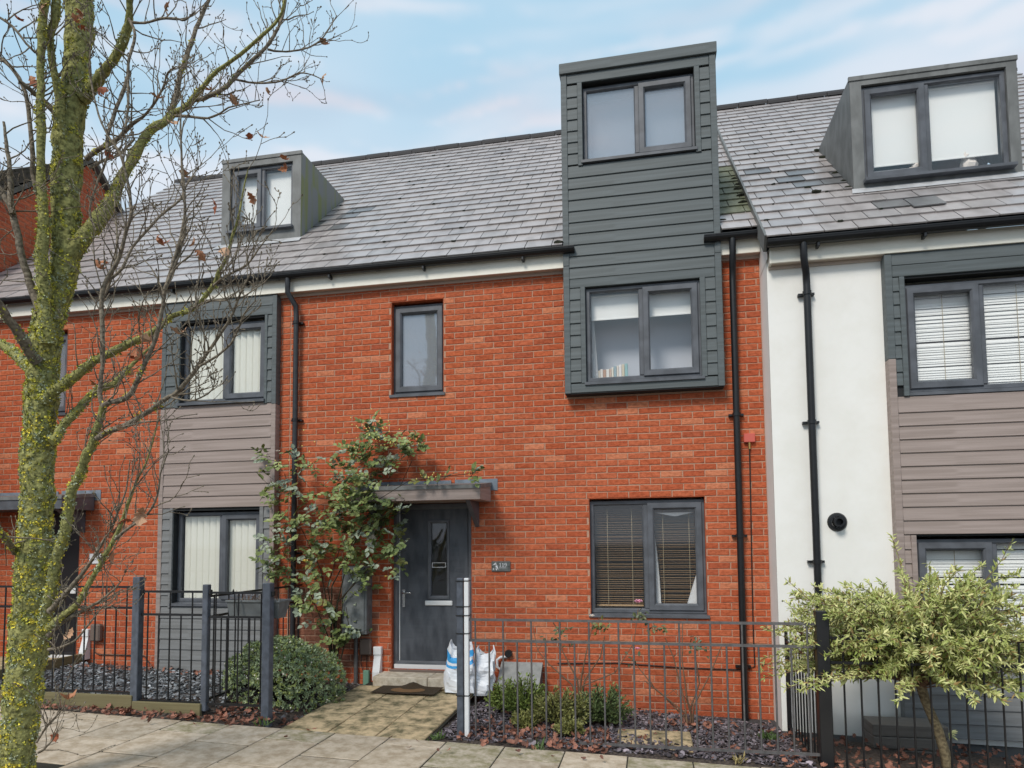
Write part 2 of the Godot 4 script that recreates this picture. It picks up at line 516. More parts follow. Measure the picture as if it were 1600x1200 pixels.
func slate_piece(st: SurfaceTool, xf: Transform3D, w: float, l: float):
	var t := 0.014
	var p := []
	for z in [0.0, t]:
		for k in [[-1, 0], [1, 0], [1, 1], [-1, 1]]:
			p.append(xf * Vector3(k[0] * w * 0.5, k[1] * l, z))
	quad(st, p[4], p[5], p[6], p[7], xf.basis.z)
	quad(st, p[0], p[1], p[5], p[4], -xf.basis.y)
	quad(st, p[1], p[2], p[6], p[5], xf.basis.x)
	quad(st, p[3], p[0], p[4], p[7], -xf.basis.x)

func slating(roof: MeshInstance3D, x0: float, x1: float, ye: float, ze: float, smax: float, holes: Array, mossy: Array, slipped := Vector2.ZERO, grime := []):
	var all := []
	var wide := 0.322
	var rows := int(smax / GAUGE)
	for i in rows + 1:
		var s := i * GAUGE
		if s > smax - 0.05: break
		var shift := 0.0 if i % 2 == 0 else 0.5
		for k in range(int(floor(x0 / wide)) - 1, int(ceil(x1 / wide)) + 1):
			var a := maxf((k + shift) * wide, x0)
			var b := minf((k + 1 + shift) * wide, x1)
			if b - a < 0.03: continue
			for c in cut(a, b, s + 0.14, holes):
				if c[1] - c[0] < 0.03: continue
				var at := Vector3((c[0] + c[1]) * 0.5, ye, ze) + UPSLOPE * s
				all.append([c[0], c[1], s, EYE.distance_to(at)])
	all.sort_custom(func(p, q): return p[3] < q[3])
	var st := S()
	var tilt := 0.06
	for n in all.size():
		var q: Array = all[n]
		var tone: int = [0, 0, 0, 1, 1, 2, 2, 3, 4][rng.randi() % 9]
		var l := 0.345
		var y := (UPSLOPE - ROOFN * tilt).normalized()
		var x := Vector3(1, rng.randfn() * 0.003, 0).normalized()
		var at = Vector3((q[0] + q[1]) * 0.5, ye, ze) + UPSLOPE * (q[2] - 0.03 + rng.randfn() * 0.0025) + ROOFN * (0.024 + rng.randf() * 0.004)
		if slipped != Vector2.ZERO and absf((q[0] + q[1]) * 0.5 - slipped.x) < 0.16 and absf(q[2] - slipped.y) < 0.14:
			at -= UPSLOPE * 0.085 - ROOFN * 0.012
			x = Vector3(1, 0.03, -0.03).normalized()
		var xf := Transform3D(Basis(x, y, x.cross(y)), at)
		var w: float = q[1] - q[0] - 0.009
		var green := false
		for m in mossy:
			if at.x > m[0] and at.x < m[1] and q[2] > m[2] and q[2] < m[3]: green = true
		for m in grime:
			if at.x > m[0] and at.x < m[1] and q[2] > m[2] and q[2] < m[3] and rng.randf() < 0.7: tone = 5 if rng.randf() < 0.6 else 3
		if n < 298 or green:
			var b := xf.basis
			b.x *= w / 0.313
			put(roof, "slate", unit_slates[0], M["mossy_slate"] if green else M["slate%d" % tone], Transform3D(b, at))
		else:
			var c: Color = M.slate_tones[tone]
			var v := rng.randf_range(0.92, 1.06)
			st.set_color(Color(c.r * v, c.g * v, c.b * v))
			slate_piece(st, xf, w, l)
	var rest := put(roof, "slates", st.commit(), M.slates)
	rest.set_meta("kind", "stuff")

# lumps of moss along the joints of a roof
func moss_on(roof: MeshInstance3D, x0: float, x1: float, ye: float, ze: float, smax: float, count: int, holes: Array, spots: Array):
	var st := S()
	var at := []
	for n in count:
		var s := GAUGE * (1 + rng.randi() % int(smax / GAUGE - 1)) - 0.035
		var x := rng.randf_range(x0, x1)
		if cut(x - 0.02, x + 0.02, s, holes).size() == 1 and cut(x - 0.02, x + 0.02, s, holes)[0][1] - cut(x - 0.02, x + 0.02, s, holes)[0][0] > 0.03:
			at.append([x, s, rng.randf_range(0.009, 0.026)])
	for p in spots:
		at.append(p)
	for p in at:
		var c = Vector3(p[0], ye, ze) + UPSLOPE * p[1] + ROOFN * 0.03
		lump(st, c, p[2] * 1.3, p[2] * 0.6, p[2] * 0.8)
	var o := put(roof, "moss", st.commit(), M.moss)
	o.set_meta("kind", "stuff")

func lump(st: SurfaceTool, c: Vector3, rx: float, ry: float, rz: float):
	var g := []
	for i in 5:
		var row := []
		for k in 7:
			var a := PI * i / 4.0
			var b := TAU * k / 7.0
			var r := 1.0 + rng.randf_range(-0.25, 0.25) if i > 0 and i < 4 else 1.0
			row.append(c + Vector3(sin(a) * cos(b) * rx, cos(a) * ry, sin(a) * sin(b) * rz) * r)
		g.append(row)
	for i in 4:
		for k in 7:
			var k2 := (k + 1) % 7
			var n: Vector3 = (g[i][k] + g[i + 1][k2]) * 0.5 - c
			if i > 0: tri(st, g[i][k], g[i][k2], g[i + 1][k2], n)
			if i < 3: tri(st, g[i][k], g[i + 1][k2], g[i + 1][k], n)

func roof_sheet(x0: float, x1: float, ye: float, ze: float, smax: float, holes: Array) -> Mesh:
	var st := S()
	var xs := [x0, x1]
	var ys := [0.0, smax]
	for h in holes:
		for v in [h[0], h[1]]:
			if v > x0 and v < x1: xs.append(v)
		for v in [h[2], h[3]]:
			if v > 0.0 and v < smax: ys.append(v)
	xs.sort(); ys.sort()
	var e := Vector3(0, ye, ze)
	for i in xs.size() - 1:
		for j in ys.size() - 1:
			var cx: float = (xs[i] + xs[i + 1]) * 0.5
			var cy: float = (ys[j] + ys[j + 1]) * 0.5
			var open := false
			for h in holes:
				if cx > h[0] and cx < h[1] and cy > h[2] and cy < h[3]: open = true
			if open: continue
			for d in [[0.0, ROOFN], [-0.06, -ROOFN]]:
				var p := []
				for k in [[i, j], [i + 1, j], [i + 1, j + 1], [i, j + 1]]:
					p.append(e + Vector3(xs[k[0]], 0, 0) + UPSLOPE * ys[k[1]] + ROOFN * d[0])
				quad(st, p[0], p[1], p[2], p[3], d[1])
	# the back slope
	var r := e + UPSLOPE * smax
	for d in [[0.0, 1.0], [-0.06, -1.0]]:
		var bn := Vector3(0, 0.743, -0.669)
		var a = r + bn * d[0]
		var b = a + Vector3(0, -0.66913, -0.74314) * smax
		quad(st, a + Vector3(x0, 0, 0), a + Vector3(x1, 0, 0), b + Vector3(x1, 0, 0), b + Vector3(x0, 0, 0), bn * d[1])
	return st.commit()

func ridge(roof: MeshInstance3D, x0: float, x1: float, y: float, z: float):
	var n := int((x1 - x0) / 0.46)
	for i in n:
		var a := x0 + (x1 - x0) * i / n
		var b := x0 + (x1 - x0) * (i + 1) / n
		var st := S()
		var prev := []
		for k in 5:
			var t := PI * (k / 4.0)
			prev.append(Vector3(0, sin(t) * 0.085, cos(t) * 0.13))
		var dy := sin(i * 2.3) * 0.004
		for k in 4:
			var n2: Vector3 = prev[k] + prev[k + 1]
			quad(st, Vector3(a + 0.004, y + dy, z) + prev[k], Vector3(b - 0.004, y + dy, z) + prev[k], Vector3(b - 0.004, y + dy, z) + prev[k + 1], Vector3(a + 0.004, y + dy, z) + prev[k + 1], n2)
		quad(st, Vector3(a + 0.004, y + dy - 0.05, z + 0.13), Vector3(b - 0.004, y + dy - 0.05, z + 0.13), Vector3(b - 0.004, y + dy, z + 0.13), Vector3(a + 0.004, y + dy, z + 0.13), Vector3.BACK)
		put(roof, "ridge_tile", st.commit(), M.ridge)

# the closed shell of a house behind its front wall: side walls, back wall, floors and a rear partition
func shell(house: Node3D, x0: float, x1: float, y0: float, ye: float, front: float, floors: Array, gables: bool):
	var st := S()
	var zb := -9.6
	box(st, Vector3(x0, y0 - 0.3, zb), Vector3(x0 + 0.12, ye, front - 0.26))
	box(st, Vector3(x1 - 0.12, y0 - 0.3, zb), Vector3(x1, ye, front - 0.26))
	box(st, Vector3(x0, y0 - 0.3, zb - 0.2), Vector3(x1, ye, zb))
	box(st, Vector3(x0 + 0.12, y0 - 0.3, -3.6), Vector3(x1 - 0.12, ye, -3.5))
	for f in floors:
		box(st, Vector3(x0 + 0.121, f - 0.2, zb), Vector3(x1 - 0.121, f, front - 0.262))
	if gables:
		for x in [x0 + 0.01, x1 - 0.01]:
			var zr := -4.75
			tri(st, Vector3(x, ye, front), Vector3(x, ye, zb), Vector3(x, ye + (front - zr) * 0.88, zr), Vector3(-1 if x == x0 + 0.01 else 1, 0, 0))
	part(house, "inner_walls", st.commit(), M.interior)

func window(house: Node3D, x0: float, x1: float, y0: float, y1: float, zf: float, mull: float, opener: int, sill := 0.05, sky_painted := false) -> Array:
	# opener: 0 none, 1 left light opens, 2 right light opens, 3 a single opening light
	var st := S()
	ring(st, x0, x1, y0, y1, 0.05, zf - 0.07, zf)
	var lights := []
	if mull != 0.0:
		cbox(st, Vector3(mull - 0.034, y0 + 0.045, zf - 0.068), Vector3(mull + 0.034, y1 - 0.045, zf - 0.002), 0.012)
		lights = [[x0 + 0.048, mull - 0.033], [mull + 0.033, x1 - 0.048]]
	else:
		lights = [[x0 + 0.048, x1 - 0.048]]
	var w := part(house, "window", st.commit(), M.frame)
	var out := []
	for i in lights.size():
		var l: Array = lights[i]
		var a: float = l[0]; var b: float = l[1]
		var c := y0 + 0.048; var d := y1 - 0.048
		if opener == 3 or opener == i + 1:
			var s2 := S()
			ring(s2, a - 0.016, b + 0.016, c - 0.016, d + 0.016, 0.078, zf - 0.045, zf + 0.02, 0.018)
			put(w, "sash", s2.commit(), M.frame)
			a += 0.06; b -= 0.06; c += 0.06; d -= 0.06
		put(w, "pane", box_mesh(Vector3(a - 0.004, c - 0.004, zf - 0.05), Vector3(b + 0.004, d + 0.004, zf - 0.028)), M.glass_painted_sky if sky_painted else M.glass)  # some panes carry a painted haze of reflected sky
		out.append([a, b, c, d])
	if sill > 0.0:
		var s3 := S()
		var q := [Vector3(0, y0 + 0.004, zf - 0.06), Vector3(0, y0 - 0.012, zf + sill), Vector3(0, y0 - 0.045, zf + sill), Vector3(0, y0 - 0.045, zf - 0.06)]
		var nn := [Vector3.UP, Vector3.BACK, Vector3.DOWN]
		for k in 3:
			quad(s3, q[k] + Vector3(x0 - 0.02, 0, 0), q[k] + Vector3(x1 + 0.02, 0, 0), q[k + 1] + Vector3(x1 + 0.02, 0, 0), q[k + 1] + Vector3(x0 - 0.02, 0, 0), nn[k])
		for x in [[x0 - 0.02, Vector3.LEFT], [x1 + 0.02, Vector3.RIGHT]]:
			var o := Vector3(x[0], 0, 0)
			quad(s3, q[0] + o, q[1] + o, q[2] + o, q[3] + o, x[1])
		put(w, "sill", s3.commit(), M.frame)
	return out

# one weatherboard, its foot standing proud of the board below
func board(parent: Node, x0: float, x1: float, y0: float, y1: float, z: float, m: Material):
	var st := S()
	var f := [Vector3(0, y0, z - 0.012), Vector3(0, y0, z + 0.007), Vector3(0, y0 + 0.004, z + 0.010), Vector3(0, y1 + 0.012, z - 0.005)]
	var nn := [Vector3.DOWN, Vector3(0, -1, 1), Vector3.BACK]
	for k in 3:
		quad(st, f[k] + Vector3(x0, 0, 0), f[k] + Vector3(x1, 0, 0), f[k + 1] + Vector3(x1, 0, 0), f[k + 1] + Vector3(x0, 0, 0), nn[k])
	for x in [[x0, Vector3.LEFT], [x1, Vector3.RIGHT]]:
		var o := Vector3(x[0], 0, 0)
		quad(st, f[0] + o, f[1] + o, f[2] + o, f[3] + o, x[1])
	put(parent, "board", st.commit(), m)

# boards filling a rectangle, a row every pitch, measured down from the top
func boards(parent: Node, x0: float, x1: float, y0: float, y1: float, z: float, m: Material, pitch := 0.138):
	var n := maxi(1, roundi((y1 - y0) / pitch))
	for i in n:
		board(parent, x0, x1, y0 + (y1 - y0) * i / n, y0 + (y1 - y0) * (i + 1) / n, z, m)

func trim(parent: Node, x0: float, x1: float, y0: float, y1: float, z0: float, z1: float, m: Material):
	put(parent, "trim", box_mesh(Vector3(x0, y0, z0), Vector3(x1, y1, z1), 0.004), m)

func gutter(house: Node3D, x0: float, x1: float, y: float, z: float, ends: Array):
	# half-round trough, lip at y, centre z
	var st := S()
	var pts := []
	for k in 9:
		var a := PI * k / 8.0
		pts.append(Vector3(0, -sin(a) * 0.062, cos(a) * 0.058))
	for k in 8:
		var n: Vector3 = pts[k] + pts[k + 1]
		for s in [1.0, 0.93]:
			quad(st, Vector3(x0, y, z) + pts[k] * s, Vector3(x1, y, z) + pts[k] * s, Vector3(x1, y, z) + pts[k + 1] * s, Vector3(x0, y, z) + pts[k + 1] * s, n if s == 1.0 else -n)
	box(st, Vector3(x0, y - 0.004, z + 0.053), Vector3(x1, y + 0.006, z + 0.062))
	for e in ends:
		for k in 8:
			tri(st, Vector3(e, y, z), Vector3(e, y, z) + pts[k] * 1.02, Vector3(e, y, z) + pts[k + 1] * 1.02, Vector3.RIGHT)
	var g := part(house, "gutter", st.commit(), M.black_plastic)
	var n := int((x1 - x0) / 0.95)
	for i in n:
		var x := x0 + (x1 - x0) * (i + 0.5) / n
		put(g, "gutter_bracket", box_mesh(Vector3(x - 0.014, y - 0.1, z - 0.07), Vector3(x + 0.014, y - 0.055, z + 0.02), 0.004), M.black_plastic)
	var u := S()
	for i in n + 1:
		var x := lerpf(x0 + 0.1, x1 - 0.1, float(i) / maxf(1, n))
		for k in 8:
			quad(u, Vector3(x - 0.03, y, z) + pts[k] * 1.07, Vector3(x + 0.03, y, z) + pts[k] * 1.07, Vector3(x + 0.03, y, z) + pts[k + 1] * 1.07, Vector3(x - 0.03, y, z) + pts[k + 1] * 1.07, pts[k] + pts[k + 1])
	put(g, "gutter_union", u.commit(), M.black_plastic)

func fascia(house: Node3D, x0: float, x1: float, y0: float, y1: float, zw: float, ends: Array):
	part(house, "fascia", box_mesh(Vector3(x0, y0, zw + 0.1), Vector3(x1, y1, zw + 0.12), 0.003), M.fascia)
	var st := S()
	box(st, Vector3(x0, y0 + 0.006, zw + 0.012), Vector3(x1, y0 + 0.014, zw + 0.1))
	box(st, Vector3(x0, y0 - 0.03, zw + 0.008), Vector3(x1, y0 + 0.005, zw + 0.024))
	part(house, "soffit", st.commit(), M.soffit)
	for e in ends:
		part(house, "fascia_end", box_mesh(Vector3(e - 0.012, y0 - 0.004, zw + 0.007), Vector3(e + 0.012, y1, zw + 0.124), 0.003), M.fascia)

func downpipe(house: Node3D, pts: Array, r: float, clips: Array, m: Material):
	var st := S()
	var rr := []
	for p in pts:
		rr.append(r)
	tube(st, pts, rr, 12)
	var d := part(house, "downpipe", st.commit(), m)
	for c in clips:
		var at: Vector3 = c
		var s2 := S()
		tube(s2, [at + Vector3(0, -0.02, 0), at + Vector3(0, 0.02, 0)], [r * 1.22, r * 1.22], 12)
		box(s2, at + Vector3(-r * 2.2, -0.012, -0.085), at + Vector3(r * 2.2, 0.012, -r * 0.9))
		put(d, "pipe_clip", s2.commit(), M.black_plastic)

func venetian(label: String, x0: float, x1: float, y0: float, y1: float, z: float, n: int, tilt: float, m: Material, group := ""):
	var t := thing("venetian_blind", label, "blind", Vector3((x0 + x1) * 0.5, y0, z), group)
	var st := S()
	var d := 0.5 * 0.9 * (y1 - y0) / n
	var dep := maxf(0.012, d * 1.5)
	quad(st, Vector3(x0, -sin(tilt) * dep, cos(tilt) * dep), Vector3(x1, -sin(tilt) * dep, cos(tilt) * dep), Vector3(x1, sin(tilt) * dep, -cos(tilt) * dep), Vector3(x0, sin(tilt) * dep, -cos(tilt) * dep), Vector3(0, cos(tilt), sin(tilt)))
	quad(st, Vector3(x0, -sin(tilt) * dep - 0.002, cos(tilt) * dep), Vector3(x1, -sin(tilt) * dep - 0.002, cos(tilt) * dep), Vector3(x1, sin(tilt) * dep - 0.002, -cos(tilt) * dep), Vector3(x0, sin(tilt) * dep - 0.002, -cos(tilt) * dep), -Vector3(0, cos(tilt), sin(tilt)))
	var mesh := st.commit()
	for i in n:
		put(t, "slat", mesh, m, Transform3D(Basis(Vector3.BACK, rng.randfn() * 0.0012), Vector3(0, y0 + (y1 - y0) * (i + 0.5) / n, z) - t.position))
	for f in [0.26, 0.78]:
		var x := lerpf(x0, x1, f)
		part(t, "cord", box_mesh(Vector3(x - 0.0025, y0, z + dep + 0.002), Vector3(x + 0.0025, y1, z + dep + 0.005)), M.cord)
	part(t, "bottom_rail", box_mesh(Vector3(x0, y0 - 0.024, z - 0.013), Vector3(x1, y0 - 0.003, z + 0.013), 0.003), m)

func vertical_blind(label: String, x0: float, x1: float, y0: float, y1: float, z: float, n: int):
	var t := thing("vertical_blind", label, "blind", Vector3((x0 + x1) * 0.5, y0, z))
	for i in n:
		var st := S()
		var a := x0 + (x1 - x0) * i / n
		var b := x0 + (x1 - x0) * (i + 1.18) / n
		var c := (a + b) * 0.5
		var zz := rng.randf_range(-0.004, 0.004)
		for k in [[a, 0.03, c, 0.004], [c, 0.004, b, -0.034]]:
			quad(st, Vector3(k[0], y0, z + k[1] + zz), Vector3(k[2], y0, z + k[3] + zz), Vector3(k[2], y1, z + k[3]), Vector3(k[0], y1, z + k[1]), Vector3.BACK)
		part(t, "slat", st.commit(), M.blind_cream)
	part(t, "head_rail", box_mesh(Vector3(x0, y1, z - 0.02), Vector3(x1, y1 + 0.03, z + 0.02), 0.003), M.white_plastic)

func roller(label: String, x0: float, x1: float, y0: float, y1: float, z: float, m: Material):
	var t := thing("roller_blind", label, "blind", Vector3((x0 + x1) * 0.5, y0, z))
	part(t, "fabric", box_mesh(Vector3(x0, y0, z - 0.001), Vector3(x1, y1, z + 0.001)), m)
	part(t, "bottom_bar", box_mesh(Vector3(x0, y0 - 0.02, z - 0.006), Vector3(x1, y0, z + 0.006), 0.002), m)
	part(t, "roller", tube_mesh([Vector3(x0, y1 + 0.015, z - 0.01), Vector3(x1, y1 + 0.015, z - 0.01)], 0.018), m)

# a tilted box dormer clad in sheet: front wall with a window hole, cheeks running back to the roof, flat top
func dormer(house: Node3D, called: String, x0: float, x1: float, y0: float, y1: float, z: float, hole: Array, ye: float, ze: float, front: Material, cheek: Material):
	var back := ze - (y1 - ye) / TAN42
	var st := S()
	holed(st, x0, x1, y0, y1, z - 0.09, z, [hole])
	quad(st, Vector3(x0, y1, z), Vector3(x1, y1, z), Vector3(x1, y1, back - 0.1), Vector3(x0, y1, back - 0.1), Vector3.UP)
	quad(st, Vector3(x0 + 0.05, y1 - 0.08, z - 0.09), Vector3(x1 - 0.05, y1 - 0.08, z - 0.09), Vector3(x1 - 0.05, y1 - 0.08, back), Vector3(x0 + 0.05, y1 - 0.08, back), Vector3.DOWN)
	var d := part(house, called, st.commit(), front)
	for s in [[x0, -1.0], [x1, 1.0]]:
		var c := S()
		var x: float = s[0]
		var yb := ye + (ze - z) * TAN42 - 0.04
		for o in [[0.001, 1.0], [-0.05, -1.0]]:
			var xx: float = x + s[1] * o[0]
			tri(c, Vector3(xx, y1, z - 0.001), Vector3(xx, yb, z - 0.001), Vector3(xx, y1, back - 0.08), Vector3(s[1] * o[1], 0, 0))
		put(d, "cheek", c.commit(), cheek)
	put(d, "top_edge", box_mesh(Vector3(x0 - 0.012, y1 - 0.045, z - 0.02), Vector3(x1 + 0.012, y1 + 0.012, z + 0.012), 0.004), front)
	# apron of lead at the foot
	var a := S()
	var p := Vector3(0, ye, ze) + UPSLOPE * ((ze - z) / 0.74314)
	quad(a, Vector3(x0 - 0.02, p.y + 0.05, z + 0.004), Vector3(x1 + 0.02, p.y + 0.05, z + 0.004), Vector3(x1 + 0.06, 0, 0) + p - UPSLOPE * 0.16 + ROOFN * 0.045, Vector3(x0 - 0.06, 0, 0) + p - UPSLOPE * 0.16 + ROOFN * 0.045, Vector3(0, 1, 1))
	put(d, "apron", a.commit(), M.flashing)

# ---------------------------------------------------------------- the houses
func canopy(house: Node3D, x0: float, x1: float, zf: float, fascia_m: Material):
	var st := S()
	# a shallow sloping slab: top falls from the wall to the front
	var pr := [Vector3(0, 2.5, 0.03), Vector3(0, 2.5, zf), Vector3(0, 2.655, zf), Vector3(0, 2.72, 0.03)]
	var nn := [Vector3.DOWN, Vector3.BACK, Vector3.UP]
	for k in 3:
		quad(st, pr[k] + Vector3(x0, 0, 0), pr[k] + Vector3(x1, 0, 0), pr[k + 1] + Vector3(x1, 0, 0), pr[k + 1] + Vector3(x0, 0, 0), nn[k])
	for x in [[x0, Vector3.LEFT], [x1, Vector3.RIGHT]]:
		var o := Vector3(x[0], 0, 0)
		quad(st, pr[0] + o, pr[1] + o, pr[2] + o, pr[3] + o, x[1])
	var c := part(house, "canopy", st.commit(), fascia_m)
	# lead covering lapping over the front edge and dressed up the wall
	var l := S()
	var pl := [Vector3(0, 2.625, zf + 0.014), Vector3(0, 2.668, zf + 0.014), Vector3(0, 2.735, 0.02)]
	for k in 2:
		quad(l, pl[k] + Vector3(x0 - 0.01, 0, 0), pl[k] + Vector3(x1 + 0.01, 0, 0), pl[k + 1] + Vector3(x1 + 0.01, 0, 0), pl[k + 1] + Vector3(x0 - 0.01, 0, 0), [Vector3.BACK, Vector3(0, 1, 0.2)][k])
	quad(l, Vector3(x1 + 0.01, 2.625, zf + 0.014), Vector3(x1 + 0.01, 2.668, zf + 0.014), Vector3(x1 + 0.01, 2.735, 0.02), Vector3(x1 + 0.01, 2.685, 0.02), Vector3.RIGHT)
	put(c, "roof_covering", l.commit(), M.lead)
	var f := S()
	box(f, Vector3(x0 - 0.05, 2.64, 0.012), Vector3(x0 + (x1 - x0) * 0.68, 2.775, 0.018))
	box(f, Vector3(x0 + (x1 - x0) * 0.71, 2.64, 0.009), Vector3(x1 + 0.08, 2.78, 0.014))
	put(c, "flashing", f.commit(), M.zinc)
	# a triangular bracket under the right-hand end and under the left
	for x in [x0 + 0.12, x1 - 0.2]:
		var b := S()
		for s in [[x, Vector3.LEFT], [x + 0.05, Vector3.RIGHT]]:
			tri(b, Vector3(s[0], 2.498, 0.012), Vector3(s[0], 2.498, zf - 0.1), Vector3(s[0], 2.2, 0.012), s[1])
		quad(b, Vector3(x, 2.498, zf - 0.1), Vector3(x + 0.05, 2.498, zf - 0.1), Vector3(x + 0.05, 2.2, 0.012), Vector3(x, 2.2, 0.012), Vector3(0, -1, 1))
		put(c, "bracket", b.commit(), M.frame)

func front_door(house: Node3D, x0: float, x1: float, y0: float, m: Material, glazed: bool):
	var st := S()
	ring(st, x0, x1, y0, 2.5, 0.07, -0.16, -0.06, 0.02)
	part(house, "door_frame", st.commit(), M.frame if glazed else M.black_door)
	var a := x0 + 0.075; var b := x1 - 0.075
	var gx0 := a + (b - a) * 0.46; var gx1 := a + (b - a) * 0.46 + 0.21
	var d := S()
	var holes := [[gx0, gx1, 1.36, 2.26]] if glazed else []
	holed(d, a, b, y0 + 0.05, 2.43, -0.14, -0.09, holes)
	var door := part(house, "door", d.commit(), m)
	if glazed:
		var r := S()
		ring(r, gx0 - 0.035, gx1 + 0.035, 1.325, 2.295, 0.04, -0.12, -0.075, 0.014)
		put(door, "glazing_bead", r.commit(), M.frame)
		put(door, "pane", box_mesh(Vector3(gx0, 1.36, -0.125), Vector3(gx1, 2.26, -0.11)), M.glass)
		# leaded rectangle in the glass
		var q := S()
		ring(q, gx0 + 0.012, gx1 - 0.02, 1.71, 1.77, 0.006, -0.108, -0.104, 0.002)
		put(door, "leading", q.commit(), M.alu)
		put(door, "letter_box", box_mesh(Vector3(gx0 - 0.07, 1.245, -0.092), Vector3(gx1 + 0.07, 1.305, -0.07), 0.008), M.alu)
		var h := S()
		cbox(h, Vector3(a + 0.035, 1.22, -0.092), Vector3(a + 0.07, 1.44, -0.082), 0.003)
		tube(h, [Vector3(a + 0.052, 1.4, -0.085), Vector3(a + 0.052, 1.4, -0.035), Vector3(a + 0.16, 1.4, -0.035)], [0.011, 0.011, 0.01], 8)
		put(door, "handle", h.commit(), M.chrome)
		var e := S()
		box(e, Vector3(a - 0.008, y0 + 0.05, -0.092), Vector3(a + 0.004, 2.43, -0.086))
		put(door, "edge_seal", e.commit(), M.alu)
	else:
		put(door, "letter_box", box_mesh(Vector3(b - 0.13, 1.36, -0.092), Vector3(b - 0.04, 1.46, -0.07), 0.008), M.alu)
	var s := S()
	box(s, Vector3(x0 + 0.02, y0 - 0.02, -0.15), Vector3(x1 - 0.02, y0 + 0.03, -0.04))
	box(s, Vector3(x0 + 0.02, y0 + 0.031, -0.15), Vector3(x1 - 0.02, y0 + 0.047, -0.075))
	part(house, "threshold", s.commit(), M.alu)
	part(house, "threshold_bar", box_mesh(Vector3(x0 - 0.01, y0 - 0.06, -0.1), Vector3(x1 + 0.01, y0 - 0.022, 0.03), 0.004), M.brown_plastic)

